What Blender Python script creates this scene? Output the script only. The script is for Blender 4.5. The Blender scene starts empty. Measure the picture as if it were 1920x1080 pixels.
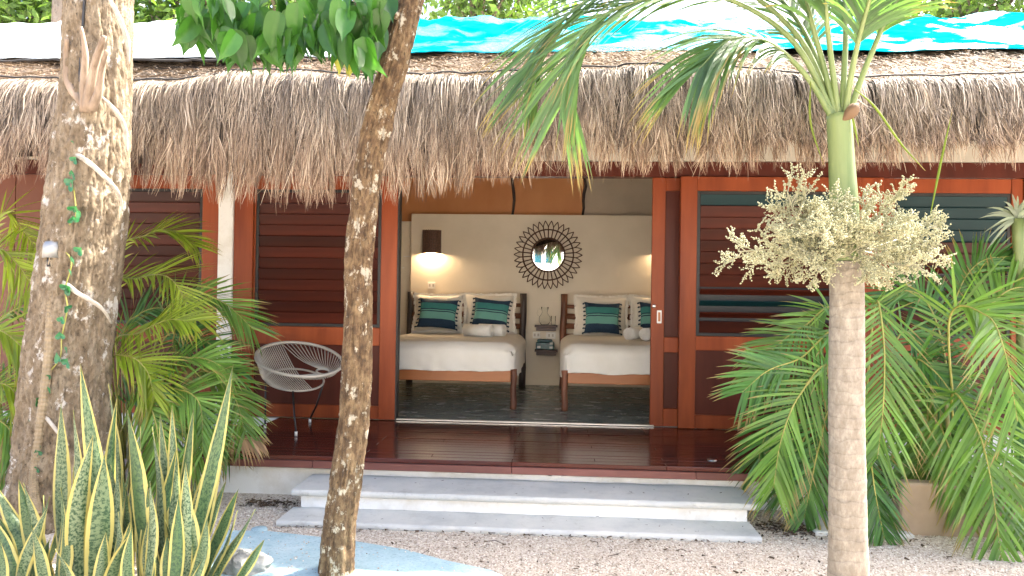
import bpy, math, random
import numpy as np
from mathutils import Vector, Matrix, noise

random.seed(7); rng = np.random.default_rng(7)
S = bpy.context.scene; COL = S.collection
R = math.radians

# ------------------------------------------------------------------ camera, sky, sun, exposure
F = 1350.0                                   # focal length in pixels of a 1920 wide picture
CAM = np.array([0, -6.75, 1.195]); YAW, PITCH, ROLL = R(3.5), R(.6), R(.85)
fw = np.array([-math.sin(YAW)*math.cos(PITCH), math.cos(YAW)*math.cos(PITCH), math.sin(PITCH)])
r0 = np.array([math.cos(YAW), math.sin(YAW), 0]); u0 = np.cross(r0, fw)
RT = r0*math.cos(ROLL)+u0*math.sin(ROLL); UP = -r0*math.sin(ROLL)+u0*math.cos(ROLL)
cd = bpy.data.cameras.new('camera'); cam = bpy.data.objects.new('camera', cd); COL.objects.link(cam)
cam.matrix_world = Matrix([[RT[0], UP[0], -fw[0], CAM[0]], [RT[1], UP[1], -fw[1], CAM[1]], [RT[2], UP[2], -fw[2], CAM[2]], [0, 0, 0, 1]])
cd.sensor_width = 36; cd.lens = 36*F/1920; cd.clip_start = .05; cd.clip_end = 1500
S.camera = cam
SUN = np.array([.52, .31, .80]); SUN /= np.linalg.norm(SUN)
w = bpy.data.worlds.new('World'); S.world = w; w.use_nodes = True
nt = w.node_tree; bg = nt.nodes['Background']; sk = nt.nodes.new('ShaderNodeTexSky')
sk.sky_type = 'NISHITA'; sk.sun_disc = False
sk.sun_elevation = math.asin(SUN[2]); sk.sun_rotation = math.atan2(SUN[0], SUN[1])
sk.dust_density = 5.0; sk.air_density = .8; sk.ozone_density = .5
nt.links.new(sk.outputs[0], bg.inputs[0]); bg.inputs[1].default_value = .15
sd = bpy.data.lights.new('sun', 'SUN'); sd.energy = 4.4; sd.angle = R(.6); sd.color = (1, .94, .84)
so = bpy.data.objects.new('sun', sd); COL.objects.link(so)
so.rotation_euler = Vector(SUN).to_track_quat('Z', 'Y').to_euler()
S.view_settings.view_transform = 'Standard'; S.view_settings.look = 'None'
S.view_settings.exposure = 2.65; S.view_settings.gamma = 1

# ------------------------------------------------------------------ helpers
def at(px, py, Y):
    d = fw+RT*(px-960)/F-UP*(py-540)/F
    return CAM+d*(Y-CAM[1])/d[1]
def gnd(px, py, Z=-.3):
    d = fw+RT*(px-960)/F-UP*(py-540)/F
    return CAM+d*(Z-CAM[2])/d[2]
def nrm(v):
    v = np.asarray(v, float); return v/(np.linalg.norm(v)+1e-9)
def nz(x, y, z, o=3):
    return noise.fractal(Vector((x, y, z)), 1.0, 2.0, o)
def spline(pts, n):
    P = np.array(pts, float); k = len(P)
    if k == 2: return np.array([P[0]+(P[1]-P[0])*t for t in np.linspace(0, 1, n)])
    Q = np.vstack([2*P[0]-P[1], P, 2*P[-1]-P[-2]]); out = []
    for s in np.linspace(0, k-1-1e-6, n):
        i = int(s); t = s-i; a, b, c, d = Q[i:i+4]
        out.append(.5*((2*b)+(-a+c)*t+(2*a-5*b+4*c-d)*t*t+(-a+3*b-3*c+d)*t**3))
    return np.array(out)

class MB:
    def __init__(s): s.v = []; s.f = []; s.uv = []; s.rn = []
    def add(s, v, f, uv=None, rn=0.):
        o = len(s.v); s.v += [tuple(p) for p in v]; s.f += [tuple(i+o for i in q) for q in f]
        s.uv += list(uv) if uv is not None else [(0., 0.)]*len(v)
        s.rn += list(rn) if hasattr(rn, '__len__') else [rn]*len(v); return s
    def box(s, x0, x1, y0, y1, z0, z1, b=.0):
        if b <= 0:
            v = [(x, y, z) for x in (x0, x1) for y in (y0, y1) for z in (z0, z1)]
            return s.add(v, [(0, 1, 3, 2), (4, 6, 7, 5), (0, 4, 5, 1), (2, 3, 7, 6), (0, 2, 6, 4), (1, 5, 7, 3)])
        v = []; ix = {}
        for a, x in enumerate((x0, x1)):
            for c, y in enumerate((y0, y1)):
                for e, z in enumerate((z0, z1)):
                    dx, dy, dz = (b, -b)[a], (b, -b)[c], (b, -b)[e]
                    for ax, p in (('x', (x, y+dy, z+dz)), ('y', (x+dx, y, z+dz)), ('z', (x+dx, y+dy, z))):
                        ix[a, c, e, ax] = len(v); v.append(p)
        g = lambda a, c, e, ax: ix[a, c, e, ax]
        f = []
        for a in (0, 1):
            q = [g(a, 0, 0, 'x'), g(a, 1, 0, 'x'), g(a, 1, 1, 'x'), g(a, 0, 1, 'x')]; f.append(q if a else q[::-1])
            q = [g(0, a, 0, 'y'), g(0, a, 1, 'y'), g(1, a, 1, 'y'), g(1, a, 0, 'y')]; f.append(q if a else q[::-1])
            q = [g(0, 0, a, 'z'), g(1, 0, a, 'z'), g(1, 1, a, 'z'), g(0, 1, a, 'z')]; f.append(q if a else q[::-1])
        for a in (0, 1):
            for c in (0, 1):
                q = [g(a, c, 0, 'x'), g(a, c, 1, 'x'), g(a, c, 1, 'y'), g(a, c, 0, 'y')]; f.append(q if (a+c) % 2 else q[::-1])
                q = [g(a, 0, c, 'x'), g(a, 1, c, 'x'), g(a, 1, c, 'z'), g(a, 0, c, 'z')]; f.append(q[::-1] if (a+c) % 2 else q)
                q = [g(0, a, c, 'y'), g(1, a, c, 'y'), g(1, a, c, 'z'), g(0, a, c, 'z')]; f.append(q if (a+c) % 2 else q[::-1])
                for e in (0, 1):
                    q = [g(a, c, e, 'x'), g(a, c, e, 'y'), g(a, c, e, 'z')]; f.append(q if (a+c+e) % 2 else q[::-1])
        return s.add(v, f)
    def tube(s, pts, rad, n=8, cap=True, wob=0., rn=0.):
        P = np.array(pts, float); k = len(P)
        rad = np.ones(k)*rad if not hasattr(rad, '__len__') else np.interp(np.linspace(0, 1, k), np.linspace(0, 1, len(rad)), rad)
        T = np.gradient(P, axis=0); ref = np.array([0, 1., 0]) if abs(nrm(P[-1]-P[0])[1]) < .8 else np.array([1., 0, 0])
        v = []; uv = []
        for i in range(k):
            t = nrm(T[i]); a = nrm(np.cross(t, ref)); b = np.cross(t, a)
            for j in range(n):
                th = 2*math.pi*j/n; r = rad[i]
                if wob: r *= 1+wob*nz(P[i][0]*6+math.cos(th)*1.3, P[i][1]*6+math.sin(th)*1.3, P[i][2]*5)
                v.append(P[i]+(a*math.cos(th)+b*math.sin(th))*r); uv.append((j/n, i/(k-1)))
        f = [(i*n+j, i*n+(j+1) % n, (i+1)*n+(j+1) % n, (i+1)*n+j) for i in range(k-1) for j in range(n)]
        if cap: f += [tuple(range(n))[::-1], tuple(range((k-1)*n, k*n))]
        return s.add(v, f, uv, rn)
    def lathe(s, prof, c, n=24, axis=2):
        v = []
        for r, h in prof:
            for j in range(n):
                t = 2*math.pi*j/n; p = [r*math.cos(t), r*math.sin(t), h]
                if axis == 1: p = [p[0], p[2], p[1]]
                v.append((c[0]+p[0], c[1]+p[1], c[2]+p[2]))
        k = len(prof)
        return s.add(v, [(i*n+j, i*n+(j+1) % n, (i+1)*n+(j+1) % n, (i+1)*n+j) for i in range(k-1) for j in range(n)])
    def grid(s, fn, nu, nv, uvs=True, closed=False):
        v = []; uv = []
        for i in range(nu+1):
            for j in range(nv+1):
                v.append(fn(i/nu, j/nv)); uv.append((i/nu, j/nv))
        f = [(i*(nv+1)+j, (i+1)*(nv+1)+j, (i+1)*(nv+1)+j+1, i*(nv+1)+j+1) for i in range(nu) for j in range(nv)]
        return s.add(v, f, uv)
    def mesh(s, name, mat, org=(0, 0, 0), smooth=False):
        me = bpy.data.meshes.new(name); V = np.array(s.v, float)-np.array(org, float)
        me.from_pydata(V.tolist(), [], s.f); me.materials.append(mat)
        li = np.empty(len(me.loops), np.int32); me.loops.foreach_get('vertex_index', li)
        ul = me.uv_layers.new(name='UVMap'); ul.data.foreach_set('uv', np.array(s.uv, np.float32)[li].ravel())
        at_ = me.attributes.new('rnd', 'FLOAT', 'POINT'); at_.data.foreach_set('value', np.array(s.rn, np.float32))
        if smooth: me.polygons.foreach_set('use_smooth', [True]*len(me.polygons))
        me.update(); return me
    def build(s, name, mat, parent=None, org=None, smooth=False):
        po = WO[parent.name] if parent else np.zeros(3)
        if org is None: org = po
        o = bpy.data.objects.new(name, s.mesh(name, mat, org, smooth)); COL.objects.link(o)
        o.parent = parent; o.location = Vector(np.array(org, float)-po); WO[o.name] = np.array(org, float); return o
WO = {}
def place(name, me, parent, loc, rot=None, scale=None):
    o = bpy.data.objects.new(name, me); COL.objects.link(o); o.parent = parent
    po = WO[parent.name] if parent else np.zeros(3)
    o.location = Vector(np.array(loc, float)-po); WO[o.name] = np.array(loc, float)
    if rot is not None: o.rotation_euler = rot
    if scale is not None: o.scale = scale
    return o
def tag(o, label, cat, group=None):
    o['label'] = label; o['category'] = cat
    if group: o['group'] = group
    return o
def thing(name, label, cat, loc=(0, 0, 0), group=None):
    o = bpy.data.objects.new(name, None); COL.objects.link(o); o.location = Vector(loc); WO[o.name] = np.array(loc, float)
    o.empty_display_size = .1
    return tag(o, label, cat, group)
def struct(o): o['kind'] = 'structure'; return o
def stuff(o): o['kind'] = 'stuff'; return o

# ------------------------------------------------------------------ materials
class NT:
    def __init__(s, name):
        s.m = bpy.data.materials.new(name); s.m.use_nodes = True; s.t = s.m.node_tree
        s.p = s.t.nodes['Principled BSDF']; s.out = s.t.nodes['Material Output']
    def n(s, typ, **kw):
        x = s.t.nodes.new('ShaderNode'+typ)
        for k, v in kw.items():
            if k in x.inputs.keys(): x.inputs[k].default_value = v
            else: setattr(x, k, v)
        return x
    def l(s, a, b): s.t.links.new(a, b)
    def coord(s, kind='Object', scale=(1, 1, 1)):
        c = s.n('TexCoord'); m = s.n('Mapping'); m.inputs['Scale'].default_value = scale; s.l(c.outputs[kind], m.inputs[0]); return m.outputs[0]
    def noise(s, vec, scale, detail=5, rough=.6):
        x = s.n('TexNoise'); x.inputs['Scale'].default_value = scale; x.inputs['Detail'].default_value = detail; x.inputs['Roughness'].default_value = rough
        if vec is not None: s.l(vec, x.inputs['Vector'])
        return x.outputs['Fac']
    def ramp(s, fac, stops):
        x = s.n('ValToRGB'); cr = x.color_ramp
        while len(cr.elements) < len(stops): cr.elements.new(.5)
        for e, (p, c) in zip(cr.elements, stops): e.position = p; e.color = (*c, 1) if len(c) == 3 else c
        s.l(fac, x.inputs[0]); return x.outputs[0]
    def mix(s, fac, a, b, mode='MIX'):
        x = s.n('MixRGB', blend_type=mode)
        for i, q in ((0, fac), (1, a), (2, b)):
            if hasattr(q, 'links'): s.l(q, x.inputs[i])
            elif i == 0: x.inputs[0].default_value = q
            else: x.inputs[i].default_value = (*q, 1)
        return x.outputs[0]
    def bump(s, h, strength=.3, dist=.01):
        b = s.n('Bump'); b.inputs['Strength'].default_value = strength; b.inputs['Distance'].default_value = dist
        s.l(h, b.inputs['Height']); s.l(b.outputs[0], s.p.inputs['Normal']); return b
    def var(s, col, amt=.3):                      # every piece a little different
        oi = s.n('ObjectInfo'); mr = s.n('MapRange'); mr.inputs['To Min'].default_value = 1-amt; mr.inputs['To Max'].default_value = 1+amt
        s.l(oi.outputs['Random'], mr.inputs[0]); hs = s.n('HueSaturation'); s.l(col, hs.inputs['Color']); s.l(mr.outputs[0], hs.inputs['Value']); return hs.outputs[0]
    def fin(s, col=None, rough=.6, spec=None, metal=None):
        if col is not None:
            if hasattr(col, 'links'): s.l(col, s.p.inputs['Base Color'])
            else: s.p.inputs['Base Color'].default_value = (*col, 1)
        if hasattr(rough, 'links'): s.l(rough, s.p.inputs['Roughness'])
        else: s.p.inputs['Roughness'].default_value = rough
        if spec is not None: s.p.inputs['Specular IOR Level'].default_value = spec
        if metal is not None: s.p.inputs['Metallic'].default_value = metal
        return s.m
def mnoise(name, a, b, scale=6, rough=.6, stretch=(1, 1, 1), bump=.2, bscale=40, bdist=.005, var=0, lo=.35, hi=.65, detail=5, spec=None):
    t = NT(name); c = t.coord('Object', stretch); f = t.noise(c, scale, detail)
    col = t.ramp(f, [(lo, a), (hi, b)])
    if var: col = t.var(col, var)
    if bump: t.bump(t.noise(c, bscale, 4), bump, bdist)
    return t.fin(col, rough, spec)
def mleaf(name, a, b, scale=3, trans=.35, rough=.42, tcol=None, var=0, rnd=True):
    t = NT(name); f = t.noise(t.coord('Object'), scale, 3); col = t.ramp(f, [(.35, a), (.65, b)])
    if rnd:
        ar = t.n('Attribute', attribute_name='rnd'); mr = t.n('MapRange'); mr.inputs['To Min'].default_value = .65; mr.inputs['To Max'].default_value = 1.4
        t.l(ar.outputs['Fac'], mr.inputs[0]); hs = t.n('HueSaturation'); t.l(col, hs.inputs['Color']); t.l(mr.outputs[0], hs.inputs['Value']); col = hs.outputs[0]
    if rnd:
        uv = t.n('UVMap', uv_map='UVMap'); sp = t.n('SeparateXYZ'); t.l(uv.outputs[0], sp.inputs[0]); sm = t.n('Math', operation='MULTIPLY_ADD'); t.l(ar.outputs['Fac'], sm.inputs[0]); sm.inputs[1].default_value = .22; t.l(sp.outputs[1], sm.inputs[2])
        col = t.mix(t.ramp(sm.outputs[0], [(.86, (0, 0, 0)), (1.0, (.9, .9, .9))]), col, (.30, .20, .08))
    if var: col = t.var(col, var)
    t.fin(col, rough)
    tr = t.n('BsdfTranslucent'); ms = t.n('MixShader'); ms.inputs[0].default_value = trans
    g = t.mix(1, col, tcol or (1.5, 1.6, .6), 'MULTIPLY'); t.l(g, tr.inputs[0])
    t.l(t.p.outputs[0], ms.inputs[1]); t.l(tr.outputs[0], ms.inputs[2]); t.l(ms.outputs[0], t.out.inputs[0]); return t.m

W = {}
W['door'] = mnoise('mahogany_frame', (.17, .031, .009), (.31, .069, .019), 5, .42, (1, 1, .12), .12, 60, .002, .16, .3, .7, 8, .25)
W['slat'] = mnoise('dark_slat_wood', (.030, .0055, .003), (.080, .015, .007), 6, .42, (.12, 1, 1), .12, 60, .002, .38, .3, .7, 8, .22)
W['panel'] = mnoise('dark_panel_wood', (.055, .010, .005), (.10, .020, .010), 5, .45, (1, 1, .15), .08, 60, .002, .15, .3, .7, 8, .25)
W['plainpanel'] = mnoise('brown_panel_wood', (.13, .038, .018), (.18, .056, .028), 2, .45, (1, 1, .3), .05, 60, .002, .1)
W['gap'] = mnoise('black_frame_paint', (.012, .010, .010), (.02, .017, .015), 8, .5)
W['deck'] = mnoise('deck_board_wood', (.05, .009, .006), (.10, .019, .011), 5, .16, (.12, 1.5, 1), .08, 30, .002, .18, .3, .7, 8)
W['fascia'] = mnoise('deck_edge_wood', (.12, .035, .025), (.19, .065, .05), 4, .5, (.2, 1, 1), .15, 40, .003, .1)
t = NT('white_plaster'); c = t.coord(); f = t.noise(c, 2.2, 8, .7); f2 = t.noise(c, 30, 5)
W['white'] = (t.bump(f2, .25, .004), t.fin(t.mix(t.ramp(f2, [(.62, (0, 0, 0)), (.75, (.5, .5, .5))]), t.ramp(f, [(.3, (.62, .58, .5)), (.55, (.82, .81, .78))]), (.5, .45, .38)), .8))[1]
t = NT('grey_stone_tread'); c = t.coord(); f = t.noise(c, 2.6, 9, .7); g = t.noise(c, 45, 6, .7); k = t.ramp(f, [(.3, (.40, .405, .39)), (.5, (.52, .515, .48)), (.7, (.60, .58, .53))])
k = t.mix(t.ramp(t.noise(c, 7, 8, .75), [(.56, (0, 0, 0)), (.72, (.55, .55, .55))]), k, (.27, .24, .20)); t.bump(g, .3, .004); W['tread'] = t.fin(t.mix(t.ramp(g, [(.62, (0, 0, 0)), (.72, (.5, .5, .5))]), k, (.24, .22, .19)), .7)
t = NT('pale_blue_concrete'); c = t.coord(); f = t.noise(c, 3, 10, .75); g = t.noise(c, 55, 8, .75); k = t.ramp(f, [(.3, (.24, .38, .43)), (.5, (.34, .48, .53)), (.68, (.46, .57, .60))]); k = t.mix(t.ramp(g, [(.36, (.8, .8, .8)), (.48, (0, 0, 0))]), k, (.20, .29, .32)); t.bump(g, .6, .006)
W['slab'] = t.fin(t.mix(t.ramp(t.noise(c, 6, 9, .8), [(.6, (0, 0, 0)), (.72, (.5, .5, .5))]), k, (.40, .37, .31)), .8)
W['beam'] = mnoise('beige_concrete', (.43, .39, .31), (.52, .48, .40), 2, .8)
W['wall'] = mnoise('beige_plaster', (.68, .61, .49), (.75, .68, .56), 1.5, .8, (1, 1, 1), .1, 20, .003)
W['glowply'] = mnoise('glow_orange_ply', (.50, .20, .065), (.60, .27, .10), 1.5, .55, (1, 1, .4), .05, 20, .002)  # wood panels with a hidden lamp's warm orange glow painted into their colour
W['greyply'] = mnoise('grey_ply', (.42, .36, .28), (.50, .43, .34), 1.5, .6)
W['planter'] = mnoise('brown_render', (.30, .22, .15), (.40, .30, .21), 3, .85, (1, 1, 1), .3, 30, .005)
t = NT('polished_concrete'); c = t.coord('Object', (1, 2, 1)); f = t.noise(c, 3.5, 9, .7)
W['floor'] = t.fin(t.ramp(f, [(.3, (.10, .135, .135)), (.52, (.21, .23, .21)), (.7, (.33, .33, .285))]), t.ramp(f, [(.3, (.14,)*3), (.7, (.32,)*3)]))
W['steel'] = NT('brushed_steel').fin((.75, .74, .72), .28, None, 1.0)
W['zinc'] = NT('dull_zinc').fin((.36, .36, .35), .5, None, .8)
W['dark'] = NT('black_metal').fin((.012, .012, .013), .4)
W['cotton'] = mnoise('cream_cotton', (.80, .76, .68), (.85, .81, .74), 4, .85, (1, 1, 1), .25, 120, .002)
W['towel'] = mnoise('white_towelling', (.80, .79, .76), (.86, .85, .82), 40, .95, (1, 1, 1), .6, 180, .003)
W['log'] = mnoise('bark_log_wood', (.10, .035, .018), (.24, .09, .045), 7, .5, (1, 1, .25), .3, 30, .005, .15)
W['darklog'] = mnoise('dark_log_wood', (.022, .016, .016), (.045, .03, .028), 7, .5, (1, 1, .25), .3, 30, .005, .15)
W['rail'] = mnoise('honey_bed_rail', (.36, .12, .035), (.46, .17, .055), 3, .4, (.25, 1, 1), .08, 60, .002)
W['shelf'] = mnoise('dark_shelf_wood', (.04, .015, .012), (.07, .03, .022), 5, .45, (.3, 1, 1))
W['wicker'] = mnoise('dark_wicker', (.05, .022, .011), (.12, .05, .025), 60, .6)
W['mirror'] = NT('mirror_glass').fin((.92, .93, .93), .01, None, 1.0)
W['cord'] = NT('white_plastic_cord').fin((.46, .42, .36), .5)
W['plastic'] = NT('white_plastic').fin((.75, .73, .68), .4)
W['pouch'] = mnoise('teal_cover', (.008, .05, .065), (.03, .12, .14), 20, .35)
W['paper'] = NT('white_paper').fin((.8, .8, .78), .7)
t = NT('clear_glass'); t.p.inputs['Transmission Weight'].default_value = 1; t.p.inputs['IOR'].default_value = 1.08; W['glass'] = t.fin((.97, .98, .97), .02)
t = NT('louvre_glass'); W['tealglass'] = t.fin((.006, .03, .035), .3, .15)
t = NT('lamp_bulb'); t.p.inputs['Emission Color'].default_value = (1, .72, .38, 1); t.p.inputs['Emission Strength'].default_value = 14; W['bulb'] = t.fin((1, .8, .5), .5)
# woven cushion: flat printed stripes along its height
t = NT('striped_weave'); uv = t.n('UVMap', uv_map='UVMap'); sp = t.n('SeparateXYZ'); t.l(uv.outputs[0], sp.inputs[0])
navy, teal, mint = (.006, .018, .05), (.04, .22, .20), (.16, .40, .34)
cr = t.ramp(sp.outputs[1], [(0, navy), (.26, teal), (.50, navy), (.53, mint), (.57, navy), (.60, teal), (.80, navy)]); cr.node.color_ramp.interpolation = 'CONSTANT'
e = cr.node.color_ramp.elements; e[1].color = (*mint, 1)
cc = t.coord(); t.bump(t.noise(cc, 150, 2), .4, .002); W['cushion'] = t.fin(t.mix(t.noise(cc, 90, 2), cr, (.02, .05, .07), 'ADD'), .9)
W['navy'] = NT('navy_tassel_yarn').fin((.01, .03, .06), .9)
# thatch: grey weathered top, straw coloured tips (UV v runs along a straw)
t = NT('thatch_straw'); uv = t.n('UVMap', uv_map='UVMap'); sp = t.n('SeparateXYZ'); t.l(uv.outputs[0], sp.inputs[0]); ar = t.n('Attribute', attribute_name='rnd')
a = t.ramp(ar.outputs['Fac'], [(0, (.05, .04, .032)), (.3, (.18, .142, .105)), (.7, (.37, .30, .23)), (1, (.64, .55, .44))])
b = t.ramp(ar.outputs['Fac'], [(0, (.09, .05, .03)), (.35, (.25, .155, .095)), (.75, (.44, .31, .20)), (1, (.66, .53, .38))])
W['straw'] = t.fin(t.mix(sp.outputs[1], a, b), .75)
W['rooftop'] = mnoise('thatch_top', (.13, .095, .065), (.29, .22, .155), 30, .9, (1, 1, 1), .8, 90, .02)
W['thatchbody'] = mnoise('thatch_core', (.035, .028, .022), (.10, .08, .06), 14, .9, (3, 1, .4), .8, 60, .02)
t = NT('roof_straw'); ar = t.n('Attribute', attribute_name='rnd')
W['roofstraw'] = t.fin(t.ramp(ar.outputs['Fac'], [(0, (.08, .055, .035)), (.4, (.23, .17, .115)), (.8, (.40, .31, .22)), (1, (.56, .47, .37))]), .8)
W['rope'] = NT('dark_binding').fin((.03, .028, .027), .8)
def tarp(name, a, b, rg):
    t = NT(name); c = t.coord('Object', (1, 1.3, 1.3)); t.bump(t.noise(c, 2.0, 4, .6), .9, .1); sg = t.ramp(t.noise(t.coord('Object', (.8, 1.2, 1.2)), 1.3, 4, .6), [(.48, (.0,)*3), (.60, (.5,)*3)]); t.l(sg, t.p.inputs['Specular IOR Level'])
    return t.fin(t.ramp(t.noise(c, 5), [(.35, a), (.65, b)]), rg)
W['bluetarp'] = tarp('blue_tarpaulin', (.0, .25, .34), (.004, .33, .42), .22); W['whitetarp'] = tarp('white_sheet', (.44, .50, .52), (.54, .59, .6), .5)
# bark
def bark(name, cols, patch, s1, s2, bumpd, lo=.56, hi=.66):
    t = NT(name); c = t.coord('Object', (1, 1, .55)); f = t.noise(c, s1, 10, .75); g = t.noise(c, s2, 9, .75); c2 = t.coord('Object', (1, 1, .8)); h = t.noise(c2, s1*.6, 9, .72)
    k = t.ramp(f, [(.32, cols[0]), (.47, cols[1]), (.62, cols[2])]); k = t.mix(t.ramp(g, [(.33, (1, 1, 1)), (.45, (0, 0, 0))]), k, cols[3])
    k = t.mix(t.ramp(h, [(lo, (0, 0, 0)), (hi, (1, 1, 1))]), k, patch); t.bump(t.mix(.5, g, f), 1.0, bumpd); return t.fin(k, .9)
W['bark'] = bark('pale_flaking_bark', [(.10, .07, .04), (.215, .16, .10), (.34, .275, .19), (.03, .021, .013)], (.58, .54, .48), 13, 50, .035, .57, .62)
W['bark2'] = bark('speckled_brown_bark', [(.045, .026, .013), (.13, .075, .034), (.27, .18, .09), (.022, .014, .009)], (.50, .44, .33), 24, 60, .035, .56, .60)
W['bark3'] = bark('grey_far_bark', [(.10, .08, .06), (.2, .16, .12), (.28, .23, .18), (.06, .05, .04)], (.3, .27, .22), 5, 20, .02)
W['deadwood'] = mnoise('bare_cut_wood', (.16, .11, .07), (.34, .26, .19), 12, .8, (1, 1, .2), .4, 50, .006)
W['root'] = mnoise('pale_root_bark', (.30, .26, .21), (.46, .42, .36), 18, .8, (1, 1, 1), .6, 60, .004)
t = NT('ringed_palm_trunk'); c = t.coord(); sx = t.n('SeparateXYZ'); t.l(c, sx.inputs[0]); ad = t.n('Math', operation='MULTIPLY_ADD'); t.l(t.noise(c, 5, 3), ad.inputs[0]); ad.inputs[1].default_value = .11; t.l(sx.outputs[2], ad.inputs[2])
mu = t.n('Math', operation='MULTIPLY'); t.l(ad.outputs[0], mu.inputs[0]); mu.inputs[1].default_value = 17; fr = t.n('Math', operation='FRACT'); t.l(mu.outputs[0], fr.inputs[0])
k = t.mix(.72, t.ramp(fr.outputs[0], [(0, (.17, .13, .10)), (.10, (.24, .20, .155)), (.9, (.30, .255, .20)), (1, (.07, .05, .04))]), t.ramp(t.noise(t.coord('Object', (1, 1, .5)), 30, 10, .75), [(.3, (.09, .072, .052)), (.5, (.20, .176, .14)), (.7, (.35, .32, .265))]), 'MIX')
t.bump(t.mix(.5, fr.outputs[0], t.noise(c, 40, 5)), .5, .012); W['palmtrunk'] = t.fin(k, .8)
W['stalk'] = mnoise('pale_flower_stalk', (.22, .22, .13), (.30, .28, .19), 20, .6)
W['shaft'] = mnoise('green_crownshaft', (.115, .165, .05), (.19, .235, .085), 5, .45, (3, 3, .3), .1, 30, .004)
W['stem'] = mnoise('yellow_green_stem', (.24, .24, .045), (.36, .33, .08), 8, .45)
W['cane'] = mnoise('areca_cane', (.10, .12, .03), (.26, .22, .08), 8, .5)
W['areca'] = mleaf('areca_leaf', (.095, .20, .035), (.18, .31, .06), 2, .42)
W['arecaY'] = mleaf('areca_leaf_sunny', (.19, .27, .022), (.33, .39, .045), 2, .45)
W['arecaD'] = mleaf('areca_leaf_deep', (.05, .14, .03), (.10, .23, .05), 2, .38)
W['palmleaf'] = mleaf('palm_crown_leaf', (.07, .14, .055), (.13, .22, .08), 2, .4)
W['dead'] = mleaf('dry_leaf', (.22, .12, .06), (.35, .22, .12), 3, .2, .7)
W['silver'] = mleaf('silvery_fan_leaf', (.17, .22, .15), (.27, .32, .22), 3, .3)
W['broad'] = mleaf('broad_leaf', (.022, .085, .014), (.05, .15, .022), 6, .35, .4, None, .35, False)
W['broadY'] = mleaf('yellowing_leaf', (.30, .33, .04), (.42, .42, .08), 6, .4, .4, None, .2, False)
W['ivy'] = mleaf('creeper_leaf', (.02, .12, .05), (.05, .19, .09), 9, .2, .3, None, .3, False)
W['treecrown'] = mleaf('far_crown_leaf', (.06, .12, .03), (.12, .2, .05), .8, .45)
W['flower'] = mnoise('pale_flower_buds', (.27, .27, .15), (.40, .39, .24), 20, .6, (1, 1, 1), 0)
t = NT('variegated_leaf'); uv = t.n('UVMap', uv_map='UVMap'); sp = t.n('SeparateXYZ'); t.l(uv.outputs[0], sp.inputs[0]); c = t.coord()
dv = t.n('Math', operation='SUBTRACT'); t.l(sp.outputs[0], dv.inputs[0]); dv.inputs[1].default_value = .5; ab = t.n('Math', operation='ABSOLUTE'); t.l(dv.outputs[0], ab.inputs[0])
nn = t.n('Math', operation='MULTIPLY_ADD'); t.l(t.noise(c, 14, 3), nn.inputs[0]); nn.inputs[1].default_value = .12; t.l(ab.outputs[0], nn.inputs[2])
oi = t.n('ObjectInfo'); cb = t.n('Mapping'); cb.inputs['Scale'].default_value = (7, 60, 1); t.l(uv.outputs[0], cb.inputs[0]); ofs = t.n('CombineXYZ'); t.l(oi.outputs['Random'], ofs.inputs[2])
va = t.n('VectorMath', operation='ADD'); t.l(cb.outputs[0], va.inputs[0]); sc = t.n('VectorMath', operation='SCALE'); sc.inputs[3].default_value = 40; t.l(ofs.outputs[0], sc.inputs[0]); t.l(sc.outputs[0], va.inputs[1])
band = t.noise(va.outputs[0], 1.0, 4, .65)
pale = t.mix(oi.outputs['Random'], (.065, .125, .035), (.20, .25, .13))
g = t.mix(t.ramp(band, [(.42, (1, 1, 1)), (.55, (0, 0, 0))]), pale, (.018, .06, .02))
W['snake'] = t.fin(t.mix(t.ramp(nn.outputs[0], [(.40, (0, 0, 0)), (.425, (1, 1, 1))]), g, (.44, .375, .10)), .42)
t = NT('gravel_sheet'); c = t.coord(); f = t.noise(c, 85, 6, .7); vo = t.n('TexVoronoi'); vo.inputs['Scale'].default_value = 95; t.l(c, vo.inputs['Vector'])
k = t.mix(.75, t.ramp(t.noise(c, 1.3, 7), [(.3, (.44, .36, .28)), (.65, (.58, .50, .41))]), t.ramp(vo.outputs['Color'], [(.1, (.27, .21, .16)), (.5, (.53, .455, .37)), (.9, (.76, .70, .62))]))
t.bump(vo.outputs['Distance'], .8, .01); W['gravel'] = t.fin(k, .9)
t = NT('gravel_stone'); ar = t.n('Attribute', attribute_name='rnd')
W['pebble'] = t.fin(t.ramp(ar.outputs['Fac'], [(0, (.17, .135, .10)), (.25, (.44, .36, .28)), (.6, (.60, .52, .42)), (1, (.80, .75, .66))]), .85)
W['litter'] = mnoise('dark_leaf_litter', (.03, .02, .012), (.10, .06, .03), 20, .9)
W['rock'] = mnoise('grey_rock', (.16, .16, .15), (.34, .34, .31), 9, .85, (1, 1, 1), .7, 25, .02)
W['hose'] = mnoise('tan_corrugated_hose', (.20, .15, .085), (.30, .23, .14), 12, .6)
W['housewhite'] = mnoise('white_house_render', (.76, .74, .69), (.82, .80, .75), .8, .8)
W['housewin'] = NT('house_window_glass').fin((.02, .07, .09), .1)
W['rooftile'] = mnoise('house_roof_cap', (.3, .28, .25), (.38, .35, .31), 2, .8)

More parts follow.
